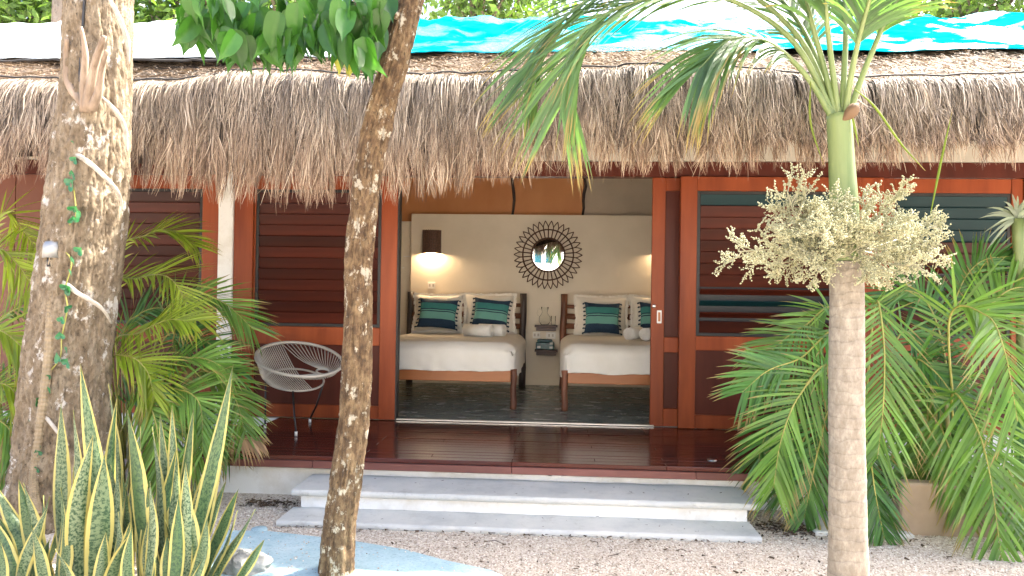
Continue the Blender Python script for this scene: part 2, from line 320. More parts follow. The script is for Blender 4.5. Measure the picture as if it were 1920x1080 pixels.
# ------------------------------------------------------------------ setting
G = -.30
o = MB().grid(lambda u, v: ((u-.5)*500, (v-.5)*500, G), 2, 2).build('ground', W['gravel']); struct(o)
pth = [gnd(x, y) for x, y in ((425, 1003), (505, 1005), (660, 1023), (760, 1040), (833, 1060), (920, 1079), (990, 1115), (960, 1300), (500, 1300), (380, 1090))]
n = len(pth); m = MB(); m.add([(p[0], p[1], G+.03) for p in pth]+[(p[0], p[1], G-.05) for p in pth], [tuple(range(n))[::-1]]+[(i, (i+1) % n, n+(i+1) % n, n+i) for i in range(n)])
struct(m.build('path', W['slab']))
a_ = gnd(1490, 968); b_ = gnd(1580, 1006)
struct(MB().box(a_[0], 2.28, b_[1], a_[1]+.1, G-.05, G+.025, .008).build('paving_slab', W['tread']))
# loose gravel stones
m = MB(); pos = []
for i in range(30000):
    x = rng.uniform(-2.3, 3.4); d = rng.uniform(0, 1)**1.2; y = -3.05+d*1.9
    if abs(x-(-.22)) < 1.52 and y > -2.22: continue
    if y > -1.62: continue
    pos.append((x, y))
pa = np.array([(p[0], p[1]) for p in pth])
def inside(x, y):
    r = False; j = len(pa)-1
    for i in range(len(pa)):
        if (pa[i][1] > y) != (pa[j][1] > y) and x < (pa[j][0]-pa[i][0])*(y-pa[i][1])/(pa[j][1]-pa[i][1])+pa[i][0]: r = not r
        j = i
    return r
OC = np.array([(1, 0, 0), (0, 1, 0), (-1, 0, 0), (0, -1, 0), (0, 0, 1), (0, 0, -1.)])
OF = [(0, 1, 4), (1, 2, 4), (2, 3, 4), (3, 0, 4), (1, 0, 5), (2, 1, 5), (3, 2, 5), (0, 3, 5)]
for x, y in pos:
    if inside(x, y) and rng.random() > .05: continue
    zz = G+.03 if inside(x, y) else G
    s = rng.uniform(.003, .0075); an = rng.uniform(0, 6.3); v = OC*rng.uniform(.6, 1.2, (6, 3))*s*np.array([1.2, 1, .75])
    cx, sx_ = math.cos(an), math.sin(an); v = v@np.array([[cx, -sx_, .2], [sx_, cx, .1], [-.2, .1, 1]])
    m.add(v+np.array([x, y, zz+s*.35]), OF, None, rng.random())
stuff(tag(m.build('loose_gravel', W['pebble']), 'loose pale beige gravel covering the ground before the steps', 'gravel'))
m = MB()
for i in range(900):
    k = rng.random()
    if k < .45: x, y = rng.normal(1.55, .16), rng.normal(-1.95, .08)
    elif k < .65: x, y = rng.normal(-1.98, .12), rng.normal(-1.78, .06)
    elif k < .75: x, y = rng.uniform(-1.7, 1.3), -2.255+rng.normal(0, .01)
    else: x, y = rng.uniform(-1.9, 3.2), rng.uniform(-2.95, -1.7)
    if inside(x, y): continue
    s = rng.uniform(.006, .02); an = rng.uniform(0, 6.3); c_, s_ = math.cos(an), math.sin(an)
    q = [(-1, -.35), (1, -.2), (.9, .35), (-.8, .3)]
    m.add([(x+s*(a*c_-b*s_), y+s*(a*s_+b*c_), G+.006+rng.uniform(0, .012)) for a, b in q], [(0, 1, 2, 3)])
for i in range(60):
    k = i % 2; x = rng.uniform(-1.7, 1.25); y = rng.uniform(-1.95, -1.6) if k else rng.uniform(-2.2, -1.95); z = (-.131 if k else -.258); s = rng.uniform(.003, .011); an = rng.uniform(0, 6.3); c_, s_ = math.cos(an), math.sin(an)
    m.add([(x+s*(a*c_-b*s_), y+s*(a*s_+b*c_), z+rng.uniform(.001, .005)) for a, b in [(-1, -.35), (1, -.2), (.9, .35), (-.8, .3)]], [(0, 1, 2, 3)])
for i in range(14):
    x, y = (rng.normal(1.9, .35), rng.normal(-2.0, .12)) if i < 8 else (rng.uniform(-1, 2), rng.uniform(-2.9, -2.4)); an = rng.uniform(0, 3); L = rng.uniform(.05, .14)
    m.tube([(x, y, G+.012), (x+L*.5*math.cos(an), y+L*.5*math.sin(an), G+.02), (x+L*math.cos(an+.4), y+L*math.sin(an+.4), G+.012)], .0022, 4)
stuff(tag(m.build('leaf_litter', W['litter']), 'dark dry leaf bits and twigs scattered on the gravel and steps', 'litter'))

# ------------------------------------------------------------------ bungalow
B = thing('bungalow', 'thatched garden bungalow with mahogany sliding doors and raised dark deck', 'bungalow', (0, 0, G))
DX0, DX1, DY = -2.62, 2.35, -1.58
MB().box(DX0-.01, DX1+.05, DY+.06, -.06, G-.1, -.095, .01).build('plinth', W['white'], B)
MB().box(-7.5, 6.5, -.05, .12, G-.1, -.003).build('foundation', W['white'], B)
m = MB()
for i in range(40):
    x = DX0+.1+i*.125+random.uniform(-.03, .03)
    if random.random() < .55: m.box(x, x+random.uniform(.05, .12), DY+.03, DY+.2, -.1, -.078)
stuff(m.build('packing_block', W['white'], B))
deck = MB().box(DX0+.02, DX1-.02, DY+.05, -.02, -.094, -.032).build('deck', W['gap'], B)
nb = 17; bw = (0-DY-.006)/nb
for i in range(nb):
    y0 = DY+.004+i*bw; cuts = sorted(random.sample([-1.9, -1.4, -.9, -.3, .3, .8, 1.3, 1.8], 2)); xs = [DX0]+cuts+[DX1]
    for a, b in zip(xs, xs[1:]):
        z = random.uniform(-.0015, .0015); MB().box(a+.001, b-.001, y0+.0015, y0+bw-.0015, -.03+z, z, .003).build('deck_board', W['deck'], deck, ((a+b)/2, y0, 0))
for a, b in ((DX0, -1.75), (-1.747, -.3), (-.297, 1.0), (1.003, DX1)): MB().box(a, b, DY-.022, DY+.002, -.082, -.031, .003).build('fascia_board', W['fascia'], B)
p = gnd(1335, 863, 0); MB().lathe([(0, .006), (.028, .006), (.034, .004), (.036, -.01)], (p[0], p[1], .002), 20).build('deck_light', W['steel'], B, smooth=True)
# threshold strip, header, posts, walls
MB().box(-1.52, .92, -.012, .03, .004, .016, .002).build('threshold', W['steel'], B)
ZT = 2.457
MB().box(-3.08, 4.35, -.03, .10, 2.315, ZT-.002, .004).build('header', W['panel'], B)
MB().box(-7.5, -3.40, -.03, .10, 2.315, ZT-.002, .004).build('header', W['panel'], B)
MB().box(-7.5, 6.5, -.06, .14, ZT, 3.35).build('lintel_beam', W['beam'], B)
MB().box(-3.225, -3.082, -.075, .12, 0, ZT-.004, .006).build('column', W['white'], B)
MB().box(4.36, 4.52, -.075, .12, 0, ZT-.004, .006).build('column', W['white'], B)
for a, b in ((-3.39, -3.228), (-3.079, -2.895), (2.74, 2.95), (4.18, 4.357), (4.525, 4.7)): MB().box(a, b, -.055, .08, 0, 2.313, .005).build('post', W['door'], B)
MB().box(-3.13, -3.08, -.06, -.03, 0, 2.31)
def door(x0, x1, y, st, zr, zp, nsl, name='sliding_door', gapslats=(), mat='slat', lip=.03, teal=()):
    """framed leaf: stiles, rails, a louvre window and a lower panel"""
    D = MB().box(x0+.01, x1-.01, y+.026, y+.034, .02, 2.31).build(name, W['gap'], B)
    for a, b in ((x0, x0+st[0]), (x1-st[1], x1)): MB().box(a, b, y-.02, y+.022, .004, 2.312, .004).build('stile', W['door'], D)
    a, b = x0+st[0]+.001, x1-st[1]-.001
    for z0, z1 in ((.006, .13), (zp, zr), (2.18, 2.31)): MB().box(a, b, y-.016, y+.02, z0, z1, .004).build('rail', W['door'], D)
    MB().box(a, b, y+.002, y+.018, .131, zp-.001).build('panel', W['panel'], D)
    za, zb = zr+.001, 2.179
    for q in ((a, a+lip, za, zb), (b-lip, b, za, zb)): MB().box(q[0], q[1], y-.008, y+.02, q[2], q[3], .002).build('louvre_frame', W['gap'], D)
    for q in ((za, za+.03), (zb-.03, zb)): MB().box(a+lip, b-lip, y-.008, y+.02, q[0], q[1], .002).build('louvre_frame', W['gap'], D)
    h = (zb-za-.06)/nsl; me = None
    for i in range(nsl):
        z = za+.03+(i+.5)*h; ang = R(58) if i in gapslats else R(17)
        if me is None:
            Wd = (b-lip-.001)-(a+lip+.001); me = MB().box(-Wd/2, Wd/2, -.006, .006, -h*.53, h*.53, .002).mesh('slat', W[mat])
            met = MB().box(-Wd/2, Wd/2, -.004, .004, -h*.53, h*.53, .002).mesh('slat', W['tealglass'])
        place('slat', met if i in teal else me, D, ((a+b)/2, y+.004, z), (ang, 0, 0))
    return D
door(-2.893, -1.505, -.005, (.012, .155), .87, .70, 12)
MB().box(-1.504, -1.49, -.02, .09, .004, 2.31).build('door_seal', W['gap'], B)
door(1.13, 2.735, -.06, (.15, .14), .85, .72, 12, gapslats=(1, 2, 3), teal=(2, 11))
door(2.955, 4.175, -.01, (.1, .1), .87, .70, 12, gapslats=(2, 3, 5), teal=(10, 9, 11, 8))
door(-4.55, -3.395, -.005, (.10, .012), .87, .70, 12)
# narrow inner leaf with recessed panels, pull and lock
D = MB().box(.89, 1.25, .045, .053, .02, 2.31).build('sliding_door', W['panel'], B)
for a, b, z0, z1 in ((.884, 1.005, .004, 2.312), (1.14, 1.26, .004, 2.312)): MB().box(a, b, .0, .044, z0, z1, .004).build('stile', W['door'], D)
for z0, z1 in ((.006, .17), (.69, .83), (2.19, 2.31)): MB().box(1.006, 1.139, .004, .042, z0, z1, .004).build('rail', W['door'], D)
p = at(1236, 594, 0); h = MB()
h.box(p[0]-.022, p[0]+.022, -.006, .001, p[2]-.06, p[2]+.06, .003).build('pull_plate', W['plastic'], D)
MB().box(p[0]-.011, p[0]+.011, -.0075, -.0062, p[2]-.042, p[2]+.042).build('pull_recess', W['rail'], D)
p = at(1226, 574, 0); MB().lathe([(0, -.012), (.012, -.012), (.018, -.006), (.018, .002)], (p[0], 0, p[2]), 16, 1).build('lock', W['steel'], D, smooth=True)
# plain brown boarding on the far left, glazed side far right
for a, b in ((-7.5, -6.40), (-6.395, -5.29), (-5.285, -4.555)): MB().box(a, b, -.03, .03, 0, 2.31, .004).build('wall_panel', W['plainpanel'], B)
MB().box(4.70, 6.5, -.03, .05, 0, 2.31, .004).build('wall_panel', W['plainpanel'], B)
# room
MB().box(-2.9, 2.9, .032, 4.6, -.2, .0).build('floor', W['floor'], B)
MB().box(-1.97, 2.9, 2.91, 3.03, .001, 2.285, .003).build('partition', W['wall'], B)
MB().box(-1.97, 2.9, 2.895, 2.909, .001, .09, .003).build('skirting', W['wall'], B)
MB().box(-2.9, -1.975, 3.0, 3.08, .001, 2.19, .003).build('alcove_wall', W['wall'], B)
MB().box(-2.98, -2.901, .1, 4.6, 0, 3.4).build('side_wall', W['wall'], B)
MB().box(2.901, 2.98, .1, 4.6, 0, 3.4).build('side_wall', W['wall'], B)
MB().box(-2.9, 2.9, 4.601, 4.7, 0, 3.4).build('rear_wall', W['wall'], B)
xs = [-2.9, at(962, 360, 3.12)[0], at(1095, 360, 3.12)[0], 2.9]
for i, k in enumerate(('glowply', 'glowply', 'greyply')): MB().box(xs[i]+.002, xs[i+1]-.002, 3.12, 3.15, 2.2, 3.4).build('upper_panel', W[k], B)
for x in xs[1:3]: MB().tube([(x+random.uniform(-.02, .02), 3.09, 2.2+k*.1) for k in range(13)], [.016, .02, .014, .02], 8, wob=.3).build('branch_batten', W['darklog'], B, smooth=True)
MB().add([(-2.98, .13, 2.62), (2.98, .13, 2.62), (2.98, 4.7, 3.5), (-2.98, 4.7, 3.5), (-2.98, .13, 2.66), (2.98, .13, 2.66), (2.98, 4.7, 3.54), (-2.98, 4.7, 3.54)], [(0, 1, 2, 3), (7, 6, 5, 4), (0, 4, 5, 1), (2, 6, 7, 3)]).build('ceiling', W['wall'], B)

# ------------------------------------------------------------------ thatch
SY, SZ, RY, RZ = -1.58, 2.74, 1.5, 4.36
slope = (RZ-SZ)/(RY-SY)
TIPX = [-7.5, -4.6, -4.1, -3.6, -2.4, -1.8, -1.0, -.3, .4, 1.2, 2.5, 4.5, 7]; TIPZ = [1.98, 1.98, 2.00, 2.02, 1.88, 1.86, 1.90, 2.03, 2.08, 2.10, 2.11, 2.08, 2.08]
bnd = [-7.6]
while bnd[-1] < 7.2: bnd.append(bnd[-1]+random.choice([.22, .3, .38, .46, .55]))
bnd = np.array(bnd); bamp = rng.uniform(.5, 1.0, len(bnd))
def bulge(x):
    i = int(np.clip(np.searchsorted(bnd, x)-1, 0, len(bnd)-2)); s = (x-bnd[i])/(bnd[i+1]-bnd[i]); return bamp[i]*math.sqrt(max(0, math.sin(math.pi*min(max(s, 0), 1)))), i, s
def seamz(x): return SZ+.06*math.exp(-((x-.4)/1.3)**2)+.035*nz(x*.8, 3.1, 0)+.02*math.sin(x*2.1)
def drape(x, t, b):
    sz = seamz(x); tz = np.interp(x, TIPX, TIPZ); r = .15+.11*b; q = t/.27
    if q < 1: a = max(q, -.2)*math.pi/2; return np.array([x, SY-r*math.sin(a), sz+.035*b*max(0, math.sin(2*a))-r*.95*(1-math.cos(a))])
    f = (t-.27)/.73; return np.array([x, SY-r-.01*f, sz-r*.95-(sz-r*.95-tz)*f])
roof = MB().add([(x, y, z) for x in (-7.6, 7.2) for y, z in ((SY+.02, SZ-.06), (RY, RZ-.05), (RY+3.2, SZ-.06), (RY+3.2, SZ-.3), (RY, RZ-.3), (SY+.02, SZ-.42), (SY-.02, SZ-.3))],
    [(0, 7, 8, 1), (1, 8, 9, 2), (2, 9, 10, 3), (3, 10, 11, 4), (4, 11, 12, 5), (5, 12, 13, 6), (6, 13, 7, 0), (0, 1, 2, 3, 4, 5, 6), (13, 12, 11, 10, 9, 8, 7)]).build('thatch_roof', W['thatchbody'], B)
m = MB()
def body(u, v):
    x = -7.5+u*14.6; b, i, s = bulge(x); tmax = .80 if x < -.6 else max(.60, .80-.16*(x+.6)); p = drape(x, v*tmax, b); p[1] += .035; return p
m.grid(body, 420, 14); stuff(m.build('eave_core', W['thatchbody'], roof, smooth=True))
MB().grid(lambda u, v: (-7.55+u*14.7, SY+.0+v*1.4, seamz(-7.55+u*14.7)-.045+v*1.4*slope+.03*nz((-7.55+u*14.7)*2, (SY+v*1.4)*3, 4)), 300, 20).build('roof_face', W['rooftop'], roof, smooth=True)
m = MB()
def strand(m, pts, w0, rn, vv, side):
    k = len(pts); v = []; uv = []
    for i, p in enumerate(pts):
        w_ = w0*(1-.75*(i/(k-1))**2); v += [p-side*w_, p+side*w_]; uv += [(0, vv[i]), (1, vv[i])]
    m.add(v, [(2*i, 2*i+1, 2*i+3, 2*i+2) for i in range(k-1)], uv, rn)
nlk = 1900; lkx = np.sort(rng.uniform(-5.8, 5.0, nlk)); lkt = rng.uniform(-.05, .74, nlk); lkl = rng.uniform(.75, 1.25, nlk); lko = rng.uniform(-.012, .05, nlk); lkc = rng.normal(.5, .16, nlk); lkd = rng.normal(0, .035, nlk)
for q in range(66000):                            # straws gathered in locks that overlap like shingles
    a = int(rng.integers(nlk)); x = lkx[a]+rng.normal(0, .022); b, i, s = bulge(lkx[a])
    if b < .42*bamp[i] and rng.random() < .75: continue
    free = rng.random() < .2
    t0 = np.clip(lkt[a]+rng.normal(0, .06), -.05, .8); low = lkt[a] > .40; t1 = t0+rng.uniform(.2, .40)*lkl[a]
    if low:
        t1 = min(t1, .92+.13*lkl[a]*rng.uniform(.5, 1.15)+rng.exponential(.03))
        if lkx[a] > -.4 and (a*7919 % 100)/100 < min(.50, .22*(lkx[a]+.5)): t1 = min(t1, .74+.1*rng.random())
    dx = lkd[a]*(1 if not free else 0)+rng.normal(0, .010 if not free else .05); gather = .65 if not free else 0; out = max(0, lko[a])+rng.uniform(0, .02)+(.03 if free else 0); cv = rng.normal(0, .014); pts = []; vv = []
    for k in range(5):
        f = k/4; t_ = t0+(t1-t0)*f; p = drape(x, t_, b); p[0] += (lkx[a]-x)*gather*f+dx*f+cv*math.sin(f*3.1); p[1] -= out*(.25+.75*f)+.008*rng.random(); pts.append(p); vv.append(min(1, max(0, (t_-.38)*1.9+(lkc[a]-.5)*.6)))
    an = rng.uniform(-1.2, 1.2); strand(m, pts, rng.uniform(.0014, .0036), float(np.clip(rng.normal(lkc[a], .26), 0, 1)), vv, np.array([math.cos(an), math.sin(an), 0]))
stuff(m.build('eave_straw', W['straw'], roof))
m = MB()
for q in range(26000):
    x = rng.uniform(-6.2, 5.4); y = SY+rng.uniform(-.02, 1.05); z = seamz(x)+(y-SY)*slope-.02+.03*nz(x*2, y*3, 4); an = rng.normal(0, .9); L = rng.uniform(.03, .11)
    d = np.array([math.sin(an), -math.cos(an), -math.cos(an)*slope+rng.uniform(-.15, .35)])*L; p = np.array([x, y, z]); sd_ = np.array([math.cos(an), math.sin(an), .3])
    strand(m, [p, p+d*.5+np.array([0, 0, .006]), p+d], rng.uniform(.002, .0045), rng.random(), [0, 0, 0], sd_)
stuff(m.build('roof_straw', W['roofstraw'], roof))
m = MB(); m.tube([(x, SY-.03, seamz(x)+.03+.02*bulge(x)[0]+.012*nz(x*7, 1, 1)) for x in np.linspace(-6.5, 5.6, 260)], .007, 5); m.build('binding_rope', W['rope'], roof)
def sheet(name, mat, x0, x1, ye, label, flap):
    def fn(u, v):
        x = x0+(x1-x0)*u; e = ye+.06*nz(x*1.1, 7, 0)+flap*max(0, nz(x*2.3, 2, 5)); s = v
        y = e+(RY+.5-e)*s; z = SZ+(min(y, 2*RY-y)-SY)*slope+.035; k = min(1, .25+2*v); z += k*(.07*nz(x*1.3, y*1.5, 1, 4)+.03*nz(x*5, y*2.5, 3, 3))
        return (x, y, z)
    o = MB().grid(fn, int((x1-x0)*26), 46).build(name, mat, smooth=True)
    s = o.modifiers.new('thick', 'SOLIDIFY'); s.thickness = .004
    return tag(o, label, 'tarpaulin')
sheet('tarpaulin', W['bluetarp'], -1.62, 6.6, -.62, 'shiny turquoise tarpaulin creased over the thatch on the right', .10)
sheet('tarpaulin', W['whitetarp'], -7.4, -1.66, -.80, 'white sheet laid over the thatch on the left', .02)
m = MB(); m.tube([(x, -.84+.06*nz(x*1.1, 7, 0), SZ+(-.84-SY)*slope+.03+.015*nz(x*6, 0, 0)) for x in np.linspace(-7, -1.7, 120)], .012, 5); m.build('edge_rope', W['rope'], roof)

# ------------------------------------------------------------------ steps and planter
T = thing('entrance_steps', 'two broad grey stone steps with white risers leading to the deck', 'steps', (-.22, -1.9, G))
def tread(z, x0, x1, y0, y1, th):
    pr = [(y1, z), (y0+.03, z)]+[(y0+.02-.02*math.sin(a), z-th/2+th/2*math.cos(a)) for a in np.linspace(.25, math.pi-.05, 7)]+[(y0+.03, z-th), (y1, z-th)]; n_ = 140; k = len(pr); m = MB(); v = []
    for i in range(n_+1):
        x = x0+(x1-x0)*i/n_
        for j, (y, zz) in enumerate(pr): e = .006*nz(x*5, j*.15, z*9)+.006*min(0, nz(x*16, j*.3, 3)+.15); v.append((x+(.004*nz(y*9, zz*9, x) if i in (0, n_) else 0), y-(e if 0 < j < k-1 else 0), zz+(.5*e if j < k-2 else 0)))
    f = [(i*k+j, (i+1)*k+j, (i+1)*k+(j+1) % k, i*k+(j+1) % k) for i in range(n_) for j in range(k)]+[tuple(range(k)), tuple(range(n_*k, n_*k+k))[::-1]]
    m.add(v, f); m.build('tread', W['tread'], T)
tread(-.135, -1.76, 1.32, -1.985, -1.545, .045)
MB().box(-1.71, 1.27, -1.935, -1.55, G-.02, -.181).build('riser', W['white'], T)
tread(-.262, -1.76, 1.28, -2.245, -1.936, .05)
a_ = at(1690, 960, -1.95); b_ = at(1960, 960, -1.95)
P = thing('planter_wall', 'low brown rendered planter wall behind the right palms', 'wall', (3, -1.3, G))
MB().box(a_[0]-.02, b_[0]+1.2, -1.98, -1.86, G-.02, G+.33, .012).build('wall_face', W['planter'], P)
p = gnd(486, 996); o = MB().lathe([(0, .02), (.045, .02), (.05, .012), (.052, -.02)], (p[0], p[1], G), 20).build('ground_light', W['slab'], smooth=True); tag(o, 'small round light set in the gravel by the blue path', 'ground light')
def rock(px, py, Y, r, label):
    c = at(px, py, Y); c[2] = G+r*.35
    m = MB(); m.grid(lambda u, v: tuple(c+np.array([math.cos(u*6.2832)*math.sin(v*math.pi), math.sin(u*6.2832)*math.sin(v*math.pi), .7*math.cos(v*math.pi)])*r*(1+.35*nz(math.cos(u*6.2832)*math.sin(v*math.pi)*1.4+px, math.sin(u*6.2832)*1.4, math.cos(v*math.pi)*1.4))), 26, 16)
    tag(m.build('rock', W['rock'], None, c), label, 'rock')
rock(455, 1082, -3.02, .12, 'grey rock at the corner of the blue path by the snake plant')

# ------------------------------------------------------------------ furniture
def soft(w_, h_, t_, mat, c, rx, rz, ry=0, n=18, ruff=0., uvflip=False, name='pillow', wr=.012, seed=0):
    """stuffed cushion standing up: width x, height z, thickness y"""
    m = MB()
    for sgn in (-1, 1):
        def fn(u, v):
            a, b = 2*u-1, 2*v-1; th = t_*max(0, (1-a**4))**.55*max(0, (1-b**4))**.55
            pin = 1-.09*(1-a*a)*(b*b)-.0; pin2 = 1-.09*(1-b*b)*(a*a)
            return (a*w_/2*pin2+wr*.6*nz(a*3+seed, b*3, 1), sgn*th/2+wr*nz(a*2.5, b*2.5+seed, sgn), b*h_/2*pin)
        k = MB().grid(fn, n, n); f = k.f if sgn < 0 else [q[::-1] for q in k.f]; m.add(k.v, f, k.uv)
    if ruff:
        for i in range(110):
            t_a = i/110*4; e, s = int(t_a), (t_a % 1)*2-1
            x, z = [(s, -1), (1, s), (-s, 1), (-1, -s)][e]; ox, oz = [(0, -1), (1, 0), (0, 1), (-1, 0)][e]; tx, tz = -oz, ox; L = ruff*random.uniform(.6, 1.2); w2 = .022
            k = (1-.09*(1-s*s)); bx, bz = x*w_/2*(k if e % 2 else 1), z*h_/2*(1 if e % 2 else k); yo = random.uniform(-.02, .02)
            m.add([(bx-tx*w2, 0, bz-tz*w2), (bx+tx*w2, 0, bz+tz*w2), (bx+tx*w2+ox*L, yo, bz+tz*w2+oz*L), (bx-tx*w2+ox*L, -yo, bz-tz*w2+oz*L)], [(0, 1, 2, 3)])
    o = bpy.data.objects.new(name, m.mesh(name, mat, (0, 0, 0), True)); COL.objects.link(o); o.location = c; o.rotation_euler = (rx, ry, rz); WO[o.name] = np.array(c, float); return o
def cushion(c, w_, h_, rx, rz, label, ry=0):
    o = soft(w_, h_, .15, W['cushion'], c, rx, rz, ry, 20, name='cushion', seed=c[0]); tag(o, label, 'cushion', 'striped cushions on the beds')
    me = MB().tube([(0, 0, 0), (.018, 0, -.004), (.03, .0, -.012)], [.006, .011, .009], 6).mesh('tassel', W['navy'], (0, 0, 0), True)
    for sg in (-1, 1):
        for k in range(8):
            q = bpy.data.objects.new('tassel', me); COL.objects.link(q); q.parent = o; z = (k/7-.5)*h_*.94; q.location = (sg*w_/2*(1-.09*(1-(2*z/h_)**2))*.99, 0, z); q.rotation_euler = (0, random.uniform(-.3, .3), 0 if sg > 0 else math.pi)
def bed(x0, x1, postmat, label, xl, coverlabel):
    T = thing('bed', label, 'bed', ((x0+x1)/2, 1.8, 0), 'twin beds in the room'); YF, YH = .82, 2.80
    for x in (x0, x1): MB().tube([(x+.004*math.sin(k), YF, k*.042) for k in range(11)], [.036, .032, .034, .037], 12, wob=.12).build('leg', W['log'], T, smooth=True)
    for x in (x0, x1): MB().tube([(x+.006*math.sin(k*.9), YH, k*.1225) for k in range(11)], [.046, .042, .045, .043], 12, wob=.1).build('headboard_post', W[postmat], T, smooth=True)
    MB().box(x0+.03, x1-.03, YF-.02, YF+.02, .285, .405, .005).build('foot_rail', W['rail'], T)
    for x in (x0, x1): MB().box(x-.018, x+.018, YF+.03, YH-.03, .285, .40, .005).build('side_rail', W['rail'], T)
    for i in range(4):
        z = .66+i*.135; MB().tube([(x, YH+.005, z+.008*math.sin(x*5+i)) for x in np.linspace(x0+.02, x1-.02, 9)], .038 if i < 3 else .026, 10, wob=.15).build('headboard_rail', W['log'], T, smooth=True)
    # mattress under its cover: rounded box with a soft drape
    xa, xb, ya, yb, zt = x0-.035, x1+.035, YF-.055, YH-.06, .70
    C = MB()
    def fn(u, v):
        # u runs across from hem to hem over the top, v from foot hem to head
        L1, Wd, Ln = .33, xb-xa, yb-ya; a = u*(Wd+2*L1)-L1; b = v*(Ln+L1)-L1; r = .10
        def fold(d, lim):                         # arc-length around the edge -> (inward, down)
            if d < 0: return (0+.0, -d)
            return (d, 0)
        ex, dz1 = (fold(a, 0) if a < Wd/2 else fold(Wd-a, 0)); ey, dz2 = fold(b, 0)
        x = xa+ex if a < Wd/2 else xb-ex; y = ya+ey; z = zt-max(dz1, dz2) if not (dz1 and dz2) else zt-max(dz1, dz2)
        # round the top edges and corners
        def rnd(e): return 0 if e >= r*1.6 else (r*1.6-e)/(r*1.6)
        if dz1 == 0 and dz2 == 0: q = math.hypot(rnd(ex), rnd(ey)); z -= .085*min(q, 1.25)**2.2; 
        else: z -= .085*(1 if not(dz1 and dz2) else 1.1)
        cxn = .05*math.exp(-((ex if dz1 == 0 else 0)+(ey if dz2 == 0 else 0))*12)
        x += cxn*(1 if a < Wd/2 else -1); y += cxn
        if dz1 or dz2: dd = max(dz1, dz2); k = .018*nz(x*4, y*4, z*2)+.006*math.sin(b*30+a*26)*dd/L1; y += k if dz2 else 0; x += k if dz1 else 0
        else: z += .012*nz(x*2, y*2, 3)+.004*nz(x*8, y*8, 1)
        return (x, y, max(z, .395 if dz2 and not dz1 else .33)+.015*nz(x*3, y*3, 9)*(1 if dz1 or dz2 else 0))
    C.grid(fn, 80, 74); o = C.build('bed_cover', W['cotton'], None, ((x0+x1)/2, 1.8, .4), True); tag(o, coverlabel, 'bedspread', 'cream bed covers'); 
    MB().box(xa+.05, xb-.05, ya+.05, yb, .30, .61, .04).build('mattress', W['cotton'], T)
    return zt
zt = bed(-1.945, -.433, 'darklog', 'wooden bed with dark posts left of the wall shelves', 0, 'smooth cream cover on the bed left of the shelves')
bed(.105, 1.62, 'log', 'wooden bed with reddish log posts right of the wall shelves', 0, 'smooth cream cover on the bed right of the shelves')
def pxw(x0, x1, y0, y1, Y): a, b = at(x0, y1, Y), at(x1, y0, Y); return (a+b)/2, b[0]-a[0], b[2]-a[2]
for (x0, x1, y0, y1), lab in (((776, 866, 556, 618), 'cream frilled pillow at the left end of the left bed'), ((870, 966, 556, 618), 'cream frilled pillow on the left bed nearest the shelves'),
        ((1078, 1177, 560, 624), 'cream frilled pillow on the right bed nearest the shelves'), ((1181, 1280, 560, 626), 'cream frilled pillow on the right bed cut off by the door')):
    c, w_, h_ = pxw(x0, x1, y0, y1, 2.58); tag(soft(w_, h_+.06, .2, W['cotton'], c, R(-14), 0, 0, 18, .03, name='pillow', seed=x0), lab, 'pillow', 'cream pillows on the beds')
for (x0, x1, y0, y1), ry, lab in (((784, 858, 561, 615), .05, 'navy and mint striped cushion at the left end of the left bed'), ((886, 955, 561, 617), .09, 'navy and mint striped cushion behind the rolled towels on the left bed'),
        ((1095, 1163, 568, 625), .02, 'navy and mint striped cushion alone on the right bed near the shelves'), ((1198, 1266, 568, 626), .04, 'navy and mint striped cushion half hidden by the sliding door')):
    c, w_, h_ = pxw(x0, x1, y0, y1, 2.36); cushion(c, w_, h_+.03, R(-22), 0, lab, ry)
def towel(c, rz, L, lab):
    m = MB(); prof = []
    for k in range(2):
        pass
    sp_ = [(.074-.0105*th/6.283)*np.array([math.cos(th), math.sin(th)]) for th in np.linspace(0, 6.283*5, 100)]
    sp_ = [q for q in sp_]
    v = [(s*L/2, q[0], q[1]) for s in (-1, 1) for q in sp_]; n_ = len(sp_); m.add(v, [(i, i+1, n_+i+1, n_+i) for i in range(n_-1)])
    m.lathe([(.072, -L/2+.004), (0, -L/2+.006)], (0, 0, 0), 24); k = np.array(m.v[2*n_:]); m.v[2*n_:] = [(p[2], p[0], p[1]) for p in k]
    o = bpy.data.objects.new('rolled_towel', m.mesh('rolled_towel', W['towel'], (0, 0, 0), True)); COL.objects.link(o); o.location = c; o.rotation_euler = (0, 0, rz)
    s = o.modifiers.new('thick', 'SOLIDIFY'); s.thickness = .006; s.offset = 0
    tag(o, lab, 'towel', 'rolled white towels on the beds')
def on_bed(px, py, Y): p = at(px, py, Y); return (p[0], Y, zt+.07)
p = at(897, 615, 1.75); towel((p[0], 1.75, zt+.072), R(-22), .36, 'rolled white towel in front on the left bed')
p = at(922, 615, 1.95); towel((p[0], 1.93, zt+.072), R(-22), .34, 'rolled white towel behind the other on the left bed')
p = at(1190, 622, 1.75); towel((p[0], 1.75, zt+.072), R(62), .34, 'rolled white towel on the right bed nearer the shelves')
p = at(1216, 622, 1.75); towel((p[0]+.02, 1.73, zt+.072), R(62), .34, 'rolled white towel on the right bed against the door edge')
